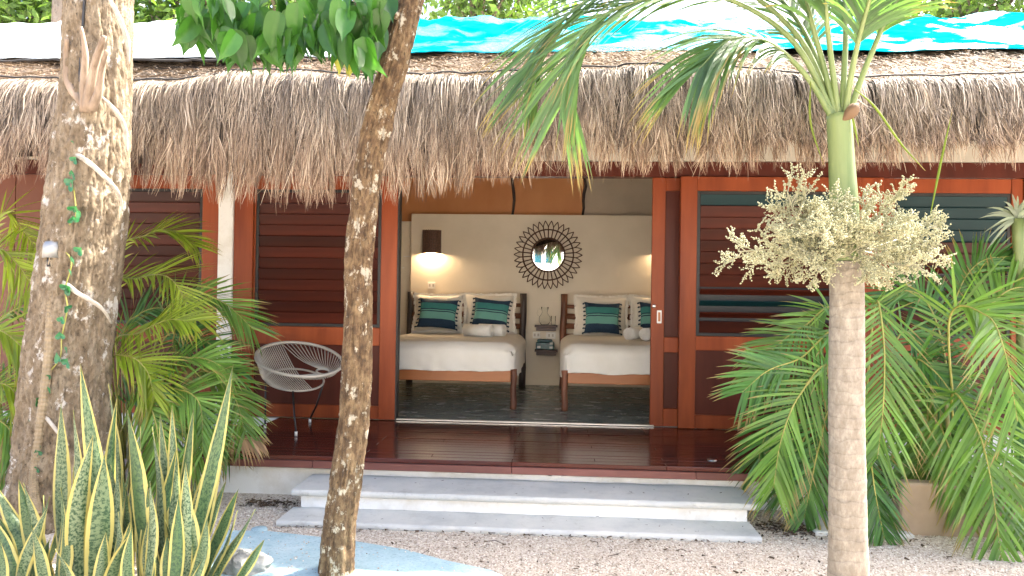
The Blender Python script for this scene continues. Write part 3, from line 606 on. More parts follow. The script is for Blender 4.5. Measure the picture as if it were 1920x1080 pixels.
# wall shelves and what stands on them
for y_, lab in ((613, 'small dark wall shelf holding the glass jug'), (659, 'small dark wall shelf holding the teal box')):
    a, b = at(1004, y_, 2.8), at(1044, y_, 2.8); T = thing('wall_shelf', lab, 'shelf', ((a[0]+b[0])/2, 2.9, a[2]), 'dark wall shelves')
    MB().box(a[0]-.01, b[0]+.01, 2.73, 2.909, a[2], a[2]+.025, .003).build('board', W['shelf'], T); MB().box(a[0]+.01, b[0]-.01, 2.75, 2.908, a[2]-.045, a[2]-.001, .003).build('apron', W['shelf'], T)
p = at(1021, 613, 2.8); z = p[2]+.026
T = thing('glass_jug', 'round clear glass jug of water on the upper shelf', 'jug', (p[0], 2.82, z))
MB().lathe([(0, .002), (.05, .002), (.078, .05), (.075, .10), (.045, .145), (.035, .17), (.045, .215), (.05, .235), (.047, .235), (.031, .17), (.041, .145), (.070, .10), (.073, .05), (.047, .007), (0, .007)], (p[0], 2.82, z), 28).build('body', W['glass'], T, smooth=True)
MB().tube(spline([(p[0]-.044, 2.82, z+.21), (p[0]-.09, 2.82, z+.2), (p[0]-.095, 2.82, z+.14), (p[0]-.068, 2.82, z+.115)], 12), .006, 8).build('handle', W['glass'], T, smooth=True)
o = MB().lathe([(0, .002), (.028, .002), (.033, .12), (.031, .12), (.026, .006), (0, .006)], (p[0]+.115, 2.82, z), 24).build('drinking_glass', W['glass'], smooth=True); tag(o, 'clear drinking glass beside the jug', 'glass')
p = at(1021, 659, 2.8); z = p[2]+.026; T = thing('tissue_box', 'dark teal box with white slips on the lower shelf', 'box', (p[0], 2.82, z))
MB().box(p[0]-.115, p[0]+.125, 2.755, 2.885, z, z+.10, .012).build('body', W['pouch'], T); MB().box(p[0]-.10, p[0]+.10, 2.77, 2.87, z+.1005, z+.135, .012).build('lid', W['pouch'], T)
for dx, dz in ((-.075, .035), (.085, .03), (.09, .085)): MB().box(p[0]+dx-.022, p[0]+dx+.022, 2.751, 2.754, z+dz-.014, z+dz+.014).build('slip', W['paper'], T)
for x, y_, lab in ((1006, 628, 'white wall socket under the jug, left one'), (1033, 629, 'white double wall socket under the jug, right one'), (809, 535, 'white switch plate under the lit wall lamp')):
    p = at(x, y_, 2.9); T = thing('wall_socket', lab, 'socket', (p[0], 2.905, p[2])); hw = .05 if x != 1033 else .065
    MB().box(p[0]-hw, p[0]+hw, 2.901, 2.909, p[2]-.045, p[2]+.045, .003).build('plate', W['plastic'], T)
    for dx in (-.024, .024): MB().box(p[0]+dx-.012, p[0]+dx+.012, 2.8985, 2.9005, p[2]-.018, p[2]+.018).build('insert', W['cord'], T)
# sconces
for px, lab in ((808, 'lit woven wall lamp above the left bed'), (1247, 'lit woven wall lamp above the right bed behind the door')):
    p = at(px, 453, 2.82); T = thing('wall_lamp', lab, 'lamp', (p[0], 2.9, p[2]), 'woven wall lamps'); hw, hh = .125, .155
    m = MB(); m.grid(lambda u, v: (p[0]-hw*math.cos(u*math.pi)*(.96+.04*v), 2.93-.14*math.sin(u*math.pi)**.6, p[2]+hh*(1-2*v)), 24, 16); o = m.build('shade', W['wicker'], T); s = o.modifiers.new('t', 'SOLIDIFY'); s.thickness = .004
    for i in range(13):
        u = (i+.5)/13; x = p[0]-hw*math.cos(u*math.pi); y_ = 2.925-.14*math.sin(u*math.pi)**.6; MB().tube([(x, y_, p[2]-hh-.006), (x, y_, p[2]+hh+.006)], .005, 5).build('wicker_rod', W['wicker'], T)
    MB().box(p[0]-hw+.01, p[0]+hw-.01, 2.81, 2.905, p[2]+hh-.01, p[2]+hh-.002).build('top', W['wicker'], T)
    MB().lathe([(0, -.05), (.022, -.03), (.025, 0), (.012, .04), (0, .045)], (p[0], 2.845, p[2]-.06), 14).build('bulb', W['bulb'], T, smooth=True)
    ld = bpy.data.lights.new('wall_lamp_light', 'POINT'); ld.energy = 5.5 if px < 1000 else 2.5; ld.color = (1, .70, .40); ld.shadow_soft_size = .03
    lo = bpy.data.objects.new('wall_lamp_light', ld); COL.objects.link(lo); lo.location = (p[0], 2.85, p[2]-.125)
# mirror
p = at(1027.5, 478, 2.88); T = thing('sunburst_mirror', 'round sunburst mirror of dark cane between the beds', 'mirror', (p[0], 2.9, p[2]))
MB().lathe([(0, 0), (.222, 0), (.222, .012)], (p[0], 2.883, p[2]), 48, 1).build('mirror_glass', W['mirror'], T)
def ring(r, tr, y): 
    return MB().tube([(p[0]+r*math.cos(a), y, p[2]+r*math.sin(a)) for a in np.linspace(0, 2*math.pi, 65)], tr, 8, False)
for r, tr in ((.222, .011), (.338, .009)): ring(r, tr, 2.872).build('ring', W['wicker'], T, smooth=True)
NS = 34; ms = MB().tube([(.205, 0, 0), (.342, 0, 0)], .0072, 6).mesh('spoke', W['wicker'], (0, 0, 0), True)
w3 = math.pi/NS; pet = spline([(.338*math.cos(w3), 0, -.338*math.sin(w3)), (.385, 0, -.031), (.448, 0, -.004), (.448, 0, .004), (.385, 0, .031), (.338*math.cos(w3), 0, .338*math.sin(w3))], 22)
mp = MB().tube(pet, .0058, 6).mesh('petal', W['wicker'], (0, 0, 0), True)
for i in range(NS):
    a = 2*math.pi*i/NS; place('spoke', ms, T, (p[0], 2.868, p[2]), (0, a+w3, 0)); place('petal', mp, T, (p[0], 2.874, p[2]), (0, a, 0))
p = at(756, 481, 3.0); o = MB().tube([(p[0]-.15, 3.02, p[2]), (p[0]+.09, 3.0, p[2]+.003)], .008, 8); o.lathe([(.02, -.16), (.02, -.15), (0, -.15)], (p[0], 3.0, p[2]), 8)
tag(o.build('towel_rail', W['steel'], None, p), 'thin metal rail at the edge of the left alcove', 'rail')
# cord chair
A = gnd(540, 806, 0); A[2] = 0; T = thing('cord_chair', 'white cord lounge chair with oval bowl seat on the deck', 'chair', A)
an = R(38); fdir = np.array([math.sin(an), -math.cos(an), 0]); e1 = np.array([math.cos(an), math.sin(an), 0]); tl = R(20); e2 = -fdir*math.cos(tl)+np.array([0, 0, math.sin(tl)]); nn_ = np.cross(e1, e2)
c0 = at(563, 674, A[1]); 
rim = lambda a: c0+e1*.365*math.cos(a)+e2*.37*math.sin(a)*(1 if math.sin(a) > 0 else .92)
hub0 = at(606, 697, A[1]-.06); hubr = lambda a: hub0+(e1*.055*math.cos(a)+e2*.055*math.sin(a))
MB().tube([rim(a) for a in np.linspace(0, 2*math.pi, 65)], .0145, 10, False).build('rim', W['cord'], T, smooth=True)
MB().tube([hubr(a) for a in np.linspace(0, 2*math.pi, 33)], .009, 8, False).build('hub', W['cord'], T, smooth=True)
low = lambda a: c0-nn_*.20-fdir*.06+e1*.25*math.cos(a)+e2*.22*math.sin(a)
NC = 40
for i in range(NC):                               # cords fanning out from the hub
    a = -2.6+(2.6+1.75)*i/(NC-1); r_ = rim(a); q = hubr(a); MB().tube(spline([r_, (r_+q)/2-nn_*.035, q], 6), .0042, 5).build('cord', W['cord'], T, smooth=True)
for i in range(24):                               # upright cords of the back shell
    f = i/23; r_ = rim(1.75+1.3*f); q = low(-1.2-1.75*f); MB().tube(spline([r_, (r_+q)/2-nn_*.05, q], 6), .0042, 5).build('cord', W['cord'], T, smooth=True)
MB().tube([low(a) for a in np.linspace(0, 2*math.pi, 49)], .009, 8, False).build('seat_frame', W['cord'], T, smooth=True)
for fx, fy in ((497, 803), (555, 817), (581, 792)):
    f = gnd(fx, fy, 0); tp = low({497: math.pi*.9, 555: -1.9, 581: -.4}[fx]); l_ = MB().tube([tp, (tp+f)/2+np.array([0, 0, -.02]), (f[0], f[1], .03)], .0085, 8).build('leg', W['dark'], T, smooth=True)
    MB().tube([(f[0], f[1], .0), (f[0], f[1], .035)], .012, 8).build('foot_cap', W['plastic'], l_, smooth=True)

# ------------------------------------------------------------------ plants
def frond(parent, pts, L, mat, n=44, w=.014, droop=.35, lift=.15, N0=(0, -.7, .75), t0=.12, stemr=.009, phi=(38, 68), sag=.0, seed=None, stemmat='stem', sides=(-1, 1), jit=.1, tw=.35):
    P = spline(pts, 40); N0 = np.array(N0, float); Tn = np.gradient(P, axis=0)
    st = MB().tube(P, [stemr, stemr*.75, stemr*.5, stemr*.18], 6).build('frond', W[stemmat], parent, P[0], True)
    m = MB(); seg = 5
    for sd_ in sides:
        for i in range(n):
            t = t0+(1-t0)*(i+.5*(sd_ > 0))/n; q = min(t*39, 38.999); k = int(q); p = P[k]+(P[k+1]-P[k])*(q-k); T_ = nrm(Tn[k]); Sv = nrm(np.cross(T_, N0)); N_ = np.cross(Sv, T_)
            ph = R(phi[0]+(phi[1]-phi[0])*t+random.gauss(0, 3)); u = (t-t0)/(1-t0); l = L*(.45+.62*math.sin(math.pi*min(1, .12+.80*u))**.9)*random.uniform(1-jit, 1+jit)
            d = nrm(Sv*sd_*math.cos(ph)+T_*math.sin(ph)+N_*(lift+random.gauss(0, .06))); wd = nrm(np.cross(d, N_)); wd = nrm(wd+N_*random.uniform(-tw, tw))
            v = []; uv = []; dr = droop*random.uniform(.8, 1.25)
            for j in range(seg+1):
                s = j/seg; c = p+d*l*s+np.array([0, 0, -1])*dr*l*s*s-d*.12*l*dr*s*s; ww = w*(.45+.9*math.sin(math.pi*min(1, .15+.6*s)))*(1-s**2.6)*.62
                v += [c-wd*ww, c+wd*ww]; uv += [(0, s), (1, s)]
            m.add(v, [(2*j, 2*j+1, 2*j+3, 2*j+2) for j in range(seg)], uv, random.random())
    m.build('leaflets', W[mat], st, P[0]); return st
def pf(pl, *pts, **k):                              # frond through picture points given with their depth
    return [at(x, y, Y) for x, y, Y in pts]
# palm clump on the right
def clump(name, label, cx, cy, canes):
    T = thing(name, label, 'palm', (cx, cy, G), 'areca palm clumps beside the deck')
    for i in range(canes):
        a = 6.28*i/canes; x, y = cx+.14*math.cos(a)*random.uniform(.4, 1.3), cy+.10*math.sin(a); h = random.uniform(.5, 1.0)
        MB().tube(spline([(x, y, G-.02), (x+.05*math.cos(a), y+.03*math.sin(a), G+h*.5), (x+.16*math.cos(a), y+.08*math.sin(a), G+h)], 14), [.022, .018, .012], 8, wob=.1).build('cane', W['cane'], T, smooth=True)
    return T
ca = at(1610, 930, -1.75); T1 = clump('areca_palm', 'dense areca palm right of the steps, behind the ringed trunk', ca[0], -1.62, 7)
r1 = at(1600, 900, -1.65)
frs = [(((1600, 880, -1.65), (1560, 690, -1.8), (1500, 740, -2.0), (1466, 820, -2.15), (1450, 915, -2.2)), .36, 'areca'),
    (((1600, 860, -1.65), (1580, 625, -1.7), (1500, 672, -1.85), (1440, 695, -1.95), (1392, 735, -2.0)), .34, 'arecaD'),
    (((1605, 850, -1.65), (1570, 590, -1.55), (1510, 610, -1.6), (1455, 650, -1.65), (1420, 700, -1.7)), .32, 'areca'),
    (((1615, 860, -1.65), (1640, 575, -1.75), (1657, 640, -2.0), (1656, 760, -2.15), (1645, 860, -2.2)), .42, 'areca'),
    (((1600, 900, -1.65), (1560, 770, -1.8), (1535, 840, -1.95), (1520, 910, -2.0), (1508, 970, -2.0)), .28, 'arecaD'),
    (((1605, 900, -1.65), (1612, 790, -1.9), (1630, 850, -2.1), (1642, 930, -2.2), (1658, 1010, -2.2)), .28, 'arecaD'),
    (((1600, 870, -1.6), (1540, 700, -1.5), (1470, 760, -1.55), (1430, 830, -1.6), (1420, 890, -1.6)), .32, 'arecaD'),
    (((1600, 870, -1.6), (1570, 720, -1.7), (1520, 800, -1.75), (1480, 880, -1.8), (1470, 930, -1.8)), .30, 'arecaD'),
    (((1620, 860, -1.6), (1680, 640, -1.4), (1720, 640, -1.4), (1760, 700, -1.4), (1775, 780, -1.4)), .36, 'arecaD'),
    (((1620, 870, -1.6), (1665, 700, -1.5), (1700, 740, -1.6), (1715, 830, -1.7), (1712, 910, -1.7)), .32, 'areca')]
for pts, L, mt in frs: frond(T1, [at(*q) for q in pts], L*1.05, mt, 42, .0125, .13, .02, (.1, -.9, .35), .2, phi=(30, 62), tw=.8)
cb_ = at(1800, 930, -1.75); T2 = clump('areca_palm', 'tall areca palm at the right edge with long drooping fronds', cb_[0], -1.7, 6)
frs = [(((1800, 880, -1.7), (1780, 600, -1.8), (1850, 592, -2.05), (1884, 660, -2.3), (1908, 790, -2.4)), .44, 'areca'),
    (((1800, 900, -1.7), (1785, 740, -1.9), (1830, 800, -2.15), (1856, 890, -2.3), (1878, 1050, -2.4)), .44, 'areca'),
    (((1790, 900, -1.7), (1755, 780, -1.7), (1772, 820, -1.85), (1792, 880, -1.95), (1802, 950, -2.0)), .30, 'areca'),
    (((1790, 890, -1.7), (1760, 740, -1.6), (1735, 800, -1.75), (1722, 860, -1.8), (1716, 915, -1.8)), .34, 'areca'),
    (((1790, 880, -1.6), (1720, 690, -1.6), (1745, 690, -1.7), (1785, 740, -1.75), (1800, 800, -1.8)), .30, 'arecaD'),
    (((1800, 880, -1.65), (1830, 640, -1.4), (1870, 560, -1.3), (1925, 540, -1.3), (1980, 590, -1.3)), .40, 'areca'),
    (((1800, 880, -1.65), (1780, 640, -1.3), (1800, 540, -1.2), (1840, 490, -1.15), (1900, 480, -1.15)), .34, 'arecaD'),
    (((1800, 880, -1.65), (1770, 660, -1.4), (1740, 570, -1.3), (1700, 545, -1.3), (1655, 565, -1.35)), .32, 'arecaD'),
    (((1810, 900, -1.65), (1870, 760, -1.7), (1920, 780, -1.8), (1960, 860, -1.9), (1980, 960, -1.9)), .40, 'arecaD'),
    (((1810, 900, -1.7), (1860, 850, -1.9), (1900, 900, -2.1), (1925, 1000, -2.2), (1935, 1080, -2.2)), .36, 'areca')]
for pts, L, mt in frs: frond(T2, [at(*q) for q in pts], L*1.05, mt, 42, .0135, .13, .02, (-.1, -.9, .4), .2, phi=(30, 62), tw=.8)
# a taller areca standing up at the far right, before the glazed panel
Tf = thing('fan_palm', 'small silvery palm with stiff fan leaves at the right edge', 'palm', (*at(1915, 800, -1.2)[:2], G))
tb = at(1915, 800, -1.2); tt = at(1908, 410, -1.2); MB().tube(spline([(tb[0], -1.2, G), (tb[0]+.02, -1.2, .6), tt], 20), [.05, .045, .04], 10, wob=.1).build('trunk', W['shaft'], Tf, smooth=True)
for j in range(26):
    a = R(-30+240*j/25); L = random.uniform(.2, .36); d = np.array([math.cos(a), random.uniform(-.6, .1), math.sin(a)]); sdv = nrm(np.cross(d, (0, 1, 0))); m = MB(); v = []
    for k in range(6): s = k/5; c = np.array(tt)+d*L*s+np.array([0, 0, -.12*s*s]); v += [c-sdv*.014*(1-s**2), c+sdv*.014*(1-s**2)]
    m.add(v, [(2*k, 2*k+1, 2*k+3, 2*k+2) for k in range(5)], None, random.random()); m.build('leaf', W['silver'], Tf, tt)
# left clumps
la = at(230, 900, -1.55); T3 = clump('areca_palm', 'bushy areca palm left of the deck, right of the thick trunk', la[0]+.1, -1.5, 8)
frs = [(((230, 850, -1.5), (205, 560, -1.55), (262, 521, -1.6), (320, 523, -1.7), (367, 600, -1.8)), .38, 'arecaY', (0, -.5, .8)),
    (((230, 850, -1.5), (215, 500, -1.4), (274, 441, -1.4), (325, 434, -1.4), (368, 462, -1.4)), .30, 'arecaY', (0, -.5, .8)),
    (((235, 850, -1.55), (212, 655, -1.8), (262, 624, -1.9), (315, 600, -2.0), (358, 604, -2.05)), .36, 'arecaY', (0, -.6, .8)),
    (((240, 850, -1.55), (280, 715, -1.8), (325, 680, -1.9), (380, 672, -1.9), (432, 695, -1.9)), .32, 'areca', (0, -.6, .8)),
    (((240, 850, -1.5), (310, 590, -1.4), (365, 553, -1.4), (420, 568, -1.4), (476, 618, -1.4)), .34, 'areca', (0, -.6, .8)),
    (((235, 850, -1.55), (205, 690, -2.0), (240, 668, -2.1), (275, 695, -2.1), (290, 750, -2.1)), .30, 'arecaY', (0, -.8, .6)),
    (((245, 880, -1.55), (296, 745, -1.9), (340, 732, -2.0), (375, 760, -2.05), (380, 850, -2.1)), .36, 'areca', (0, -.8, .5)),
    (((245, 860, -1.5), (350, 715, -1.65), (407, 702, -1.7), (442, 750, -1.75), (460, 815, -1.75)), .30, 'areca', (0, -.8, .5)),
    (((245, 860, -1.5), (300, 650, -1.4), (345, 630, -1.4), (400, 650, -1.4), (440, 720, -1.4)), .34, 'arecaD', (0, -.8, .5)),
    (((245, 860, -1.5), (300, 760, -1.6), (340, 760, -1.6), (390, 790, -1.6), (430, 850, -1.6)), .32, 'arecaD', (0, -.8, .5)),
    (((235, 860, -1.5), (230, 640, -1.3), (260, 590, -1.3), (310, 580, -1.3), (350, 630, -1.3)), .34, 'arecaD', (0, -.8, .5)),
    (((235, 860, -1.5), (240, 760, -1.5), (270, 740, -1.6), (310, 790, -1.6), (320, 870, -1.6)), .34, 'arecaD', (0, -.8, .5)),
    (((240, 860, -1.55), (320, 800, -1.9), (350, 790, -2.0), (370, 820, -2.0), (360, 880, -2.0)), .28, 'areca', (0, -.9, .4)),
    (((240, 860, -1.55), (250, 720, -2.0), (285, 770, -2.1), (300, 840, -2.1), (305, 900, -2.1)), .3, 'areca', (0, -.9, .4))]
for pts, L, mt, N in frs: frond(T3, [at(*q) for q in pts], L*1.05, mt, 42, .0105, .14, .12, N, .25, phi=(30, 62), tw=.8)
for pts in (((235, 880, -1.5), (280, 760, -1.8), (320, 700, -1.9), (345, 690, -1.9)), ((240, 870, -1.5), (400, 790, -1.7), (450, 820, -1.75), (485, 825, -1.75))): frond(T3, [at(*q) for q in pts], .16, 'dead', 22, .012, .5, .0, (0, -.8, .5), .4)
lb = at(20, 900, -1.7); T4 = clump('areca_palm', 'areca palm at the left edge, left of the thick trunk', lb[0]-.1, -1.65, 6)
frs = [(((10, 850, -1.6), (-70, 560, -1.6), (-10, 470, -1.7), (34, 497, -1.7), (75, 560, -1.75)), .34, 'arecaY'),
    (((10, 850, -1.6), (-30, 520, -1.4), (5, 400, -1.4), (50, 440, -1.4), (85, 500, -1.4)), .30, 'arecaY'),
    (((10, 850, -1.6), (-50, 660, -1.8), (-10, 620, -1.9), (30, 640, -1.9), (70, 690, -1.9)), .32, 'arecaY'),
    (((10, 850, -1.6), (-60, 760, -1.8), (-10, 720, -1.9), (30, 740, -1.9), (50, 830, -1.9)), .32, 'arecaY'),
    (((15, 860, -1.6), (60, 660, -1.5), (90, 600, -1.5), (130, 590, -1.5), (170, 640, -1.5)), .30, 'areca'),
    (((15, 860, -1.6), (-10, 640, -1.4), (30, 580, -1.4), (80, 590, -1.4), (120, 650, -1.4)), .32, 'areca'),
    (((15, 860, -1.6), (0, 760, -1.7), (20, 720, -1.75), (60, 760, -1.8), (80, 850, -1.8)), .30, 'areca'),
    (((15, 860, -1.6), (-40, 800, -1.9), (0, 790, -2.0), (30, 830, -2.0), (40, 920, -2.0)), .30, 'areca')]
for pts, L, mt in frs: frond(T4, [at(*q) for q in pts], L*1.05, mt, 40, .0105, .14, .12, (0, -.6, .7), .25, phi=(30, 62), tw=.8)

# ringed palm, right foreground
PY = -3.15; pal = thing('ringed_palm', 'slender ringed palm trunk with green crownshaft in the right foreground', 'palm tree', (*at(1592, 1080, PY)[:2], G))
tr = [at(x, y, PY) for x, y in ((1592, 1140), (1590, 1000), (1588, 860), (1587, 720), (1588, 600), (1587, 490))]; tr[0][2] = G-.02
PT = spline(tr, 240); PR = np.interp(np.linspace(0, 1, 240), np.linspace(0, 1, 6), [.100, .088, .083, .081, .080, .077])*np.array([1+.022*((k*.155+.35*nz(k*.03, 0, 0)) % 1)-.011+.012*nz(k*.2, 5, 0) for k in range(240)])
MB().tube(PT, PR, 32, wob=.03).build('trunk', W['palmtrunk'], pal, smooth=True)
sh = [at(x, y, PY) for x, y in ((1587, 492), (1583, 400), (1578, 300), (1573, 215))]
MB().tube(spline(sh, 30), [.074, .068, .06, .058], 24, wob=.02).build('crownshaft', W['shaft'], pal, smooth=True)
ct = at(1573, 225, PY); MB().tube(spline([at(1578, 228, PY-.05), at(1600, 205, PY-.06), at(1606, 200, PY-.03)], 8), [.004, .03, .026, .004], 10, wob=.3).build('sheath_scar', W['dead'], pal, smooth=True)
frs = [(((1570, 230, PY), (1480, 70, PY-.02), (1330, -10, PY+.05), (1160, 15, PY+.05), (1075, 90, PY), (1050, 200, PY)), .42, .35),
    (((1570, 230, PY), (1490, 60, PY+.05), (1340, -40, PY+.15), (1150, -20, PY+.2), (1040, 50, PY+.2), (985, 150, PY+.2)), .40, .3),
    (((1566, 230, PY), (1510, 140, PY-.05), (1440, 80, PY-.15), (1370, 75, PY-.25), (1310, 130, PY-.3)), .36, .6),
    (((1570, 230, PY), (1535, 90, PY-.02), (1490, -40, PY-.1), (1380, -170, PY-.2), (1200, -190, PY-.2)), .45, .4),
    (((1574, 230, PY), (1556, 90, PY-.05), (1545, -40, PY-.2), (1560, -180, PY-.5), (1600, -220, PY-.8)), .42, .4),
    (((1578, 230, PY), (1585, 90, PY+.03), (1590, -40, PY+.1), (1640, -190, PY+.3), (1760, -260, PY+.4)), .42, .4),
    (((1584, 235, PY), (1630, 110, PY+.0), (1690, -10, PY-.05), (1790, -90, PY-.1), (1930, -60, PY-.1)), .34, .45),
    (((1582, 230, PY), (1600, 120, PY-.05), (1625, 20, PY-.15), (1660, -80, PY-.3), (1720, -100, PY-.5)), .36, .45),
    (((1570, 230, PY), (1540, 130, PY+.08), (1490, 30, PY+.2), (1420, -40, PY+.35), (1330, -50, PY+.5)), .40, .5)]
for pts, L, dr in frs: frond(pal, [at(*q) for q in pts], L*1.3, 'palmleaf', 52, .0125, dr*.75, .05, (0, -.6, .75), .34, .017, stemmat='shaft')
for pts in (((1600, 165, PY-.05), (1640, 200, PY-.05), (1690, 270, PY-.05), (1735, 320, PY-.05)), ((1596, 210, PY-.05), (1603, 240, PY-.06), (1610, 275, PY-.06)), ((1520, 150, PY-.05), (1520, 230, PY-.06), (1545, 310, PY-.06)), ((1745, 400, PY-.02), (1765, 300, PY-.02), (1785, 210, PY-.02))):
    P = spline([at(*q) for q in pts], 14); MB().tube(P, [.002, .006, .005, .001], 5).build('torn_leaflet', W['arecaY'], pal, P[0])
# flower panicles
def panicle(root, targets, seed):
    random.seed(seed); stem = MB(); bud = MB()
    def twig(p, d, L, lev, thick):
        k = 7; pts = [np.array(p)]; d = nrm(d)
        for i in range(k): d = nrm(d+np.array([random.gauss(0, .10), random.gauss(0, .10), random.gauss(.02, .09)])); pts.append(pts[-1]+d*L/k)
        stem.tube(pts, [thick, thick*.55], 5 if lev < 2 else 3, False)
        if lev < 2:
            nb_ = (13, 9)[lev]
            for i in range(nb_):
                f = .22+.78*(i+random.random())/nb_; q = f*k; j = min(int(q), k-1); pp = pts[j]+(pts[j+1]-pts[j])*(q-j); a = random.uniform(0, 6.28); b1 = nrm(np.cross(d, (.3, .8, .5))); b2 = np.cross(d, b1)
                twig(pp, d*.75+(b1*math.cos(a)+b2*math.sin(a))*.8, L*(.50, .55)[lev]*random.uniform(.6, 1.15)*(1.1-.45*f), lev+1, thick*.5)
        else:
            nb_ = max(5, int(L/.0048))
            for i in range(nb_):
                f = (i+.5)/nb_*k; j = min(int(f), k-1); pp = pts[j]+(pts[j+1]-pts[j])*(f-j)+np.array([random.gauss(0, .0035) for _ in range(3)]); s = random.uniform(.0028, .0052); bud.add(OC*s+pp, OF)
    for t_ in targets: q = at(*t_); twig(root, q-root, np.linalg.norm(q-root)*.80, 0, .006)
    st = stem.build('flower_stalk', W['stalk'], pal, root); st2 = bud.build('flower_buds', W['flower'], st, root); stuff(st2); return st
panicle(at(1572, 470, PY-.07), [(1345, 452, PY-.15), (1400, 395, PY-.25), (1470, 350, PY-.1), (1420, 510, PY-.1), (1500, 545, PY-.2), (1535, 345, PY-.25), (1460, 430, PY-.35), (1440, 470, PY+.1), (1500, 400, PY+.12)], 3)
panicle(at(1606, 470, PY-.07), [(1790, 465, PY-.1), (1770, 370, PY-.15), (1700, 335, PY-.1), (1745, 545, PY-.15), (1670, 540, PY-.2), (1640, 345, PY-.2), (1720, 440, PY-.35), (1760, 420, PY+.1), (1690, 480, PY+.12)], 5)
panicle(at(1590, 478, PY-.09), [(1560, 380, PY-.3), (1625, 400, PY-.35), (1530, 520, PY-.35), (1650, 520, PY-.35), (1590, 420, PY-.4), (1490, 470, PY-.4), (1690, 400, PY-.4)], 8)
random.seed(21)

# thick left tree
LY = -2.25
TK = [(-40, 20, 190), (0, 125, 245), (150, 122, 243), (300, 102, 240), (400, 88, 232), (500, 75, 222), (600, 62, 212), (700, 48, 203), (800, 38, 200), (900, 26, 198), (960, 12, 205)]
TK[0] = (-160, 130, 250)
def tkx(py): ys = [k[0] for k in TK]; return np.interp(py, ys, [(k[1]+k[2])/2 for k in TK]), np.interp(py, ys, [(k[2]-k[1])/2 for k in TK])
lt = thing('thick_tree', 'thick pale barked tree trunk with cut stubs at the left', 'tree', (*at(110, 950, LY)[:2], G))
ax = []; rad = []
for k in TK: c = at((k[1]+k[2])/2, k[0], LY); ax.append(c); rad.append((k[2]-k[1])/2/F*4.5)
ax[-1][2] = G-.03; A2 = spline(ax, 420); rd = np.interp(np.linspace(0, 1, 420), np.linspace(0, 1, len(rad)), rad)
def trunk(A2, rd, nseg, mat, parent, a1, a2, f1, f2, a3=0, f3=1):
    m = MB(); v = []; n_ = len(A2)
    for i in range(n_):
        for j in range(nseg):
            th = 6.28319*j/nseg; cx, sy = math.cos(th), math.sin(th); p = A2[i]
            k = 1+a1*nz(cx*f1+p[0], sy*f1, p[2]*f1*.6)+a2*nz(cx*f2, sy*f2+p[0], p[2]*f2*.6)
            if a3: k -= a3*(1-min(1, abs(nz(cx*f3, sy*f3, p[2]*f3*.45, 2))*3.2))**1.5-a3*.4*nz(cx*f3*2.2, sy*f3*2.2, p[2]*f3*3, 2)
            v.append((p[0]+cx*rd[i]*k, p[1]+sy*rd[i]*k, p[2]))
    m.add(v, [(i*nseg+j, (i+1)*nseg+j, (i+1)*nseg+(j+1) % nseg, i*nseg+(j+1) % nseg) for i in range(n_-1) for j in range(nseg)]); return m.build('trunk', mat, parent, smooth=True)
trunk(A2, rd, 200, W['bark'], lt, .09, .05, 1.6, 8, .055, 14)
def ont(px, py, off=.012):
    c, h = tkx(py); q = max(-.97, min(.97, (px-c)/h)); r_ = h/F*4.5; return at(c+q*h, py, LY-r_*math.sqrt(1-q*q)-off)
for pts, rr in ((((165, 205), (130, 160), (105, 105), (92, 72)), [.05, .035, .03, .016]), (((163, 210), (172, 150), (180, 110), (196, 68)), [.055, .045, .035, .022]), (((160, 210), (158, 150), (160, 100), (152, 50)), [.05, .04, .03, .014]), (((172, 205), (186, 170), (190, 130), (200, 95)), [.045, .035, .03, .02])):
    P = [ont(*q, off=.02+.05*i) for i, q in enumerate(pts)]; MB().tube(spline(P, 14), [r_*.62 for r_ in rr], 9, wob=.25).build('cut_stub', W['deadwood'], lt, smooth=True)
rt = thing('strangler_roots', 'pale roots twining round the thick left trunk', 'roots', ont(120, 900))
for pts in (((200, -10), (222, 30), (238, 75), (243, 120)), ((188, 180), (214, 205), (234, 240), (241, 285)), ((104, 302), (112, 288), (150, 294), (195, 330), (224, 366), (231, 395)), ((74, 488), (82, 500), (140, 545), (190, 577), (211, 606)), ((60, 665), (45, 700), (60, 745), (100, 800), (128, 835)), ((80, 140), (86, 205), (92, 245), (101, 275))):
    MB().tube(spline([ont(*q, off=.014) for q in pts], 24), [.008, .015, .013, .006], 10, wob=.35).build('root', W['root'], rt, smooth=True)
cb2 = MB().tube(spline([ont(x, y, .014) for x, y in ((160, -20), (152, 100), (145, 200), (133, 300), (120, 380), (106, 450))], 40), .008, 8).build('cable', W['dark'], None, ont(106, 450)); tag(cb2, 'black cable running down the thick left trunk', 'cable')
sl = ont(100, 470, .05); T = thing('spotlight', 'small silver spotlight strapped to the thick left trunk', 'spotlight', sl)
MB().lathe([(.0, .06), (.045, .055), (.056, .03), (.06, -.045), (.052, -.045), (.045, .02), (0, .03)], sl, 24).build('hood', W['zinc'], T, smooth=True)
MB().lathe([(.0, -.04), (.032, -.04), (.034, -.10), (.0, -.10)], sl, 18).build('body', W['dark'], T, smooth=True)
MB().box(sl[0]+.045, sl[0]+.08, sl[1]-.006, sl[1]+.006, sl[2]-.16, sl[2]-.03, .003).build('bracket', W['steel'], T)
P = spline([ont(x, y, .03) for x, y in ((99, 502), (96, 580), (90, 680), (78, 780), (66, 870), (64, 920), (72, 965))], 150); m = MB().tube(P, [.026]*2, 10); V = np.array(m.v)
for i in range(150):
    k = 1+.13*(i % 2); V[i*10:(i+1)*10] = P[i]+(V[i*10:(i+1)*10]-P[i])*k
m.v = [tuple(q) for q in V]; tag(m.build('corrugated_hose', W['hose'], None, P[-1]), 'tan corrugated hose hanging down the thick left trunk', 'hose')
vn = thing('creeper', 'green heart leaved creeper climbing the thick left trunk', 'creeper', ont(68, 870))
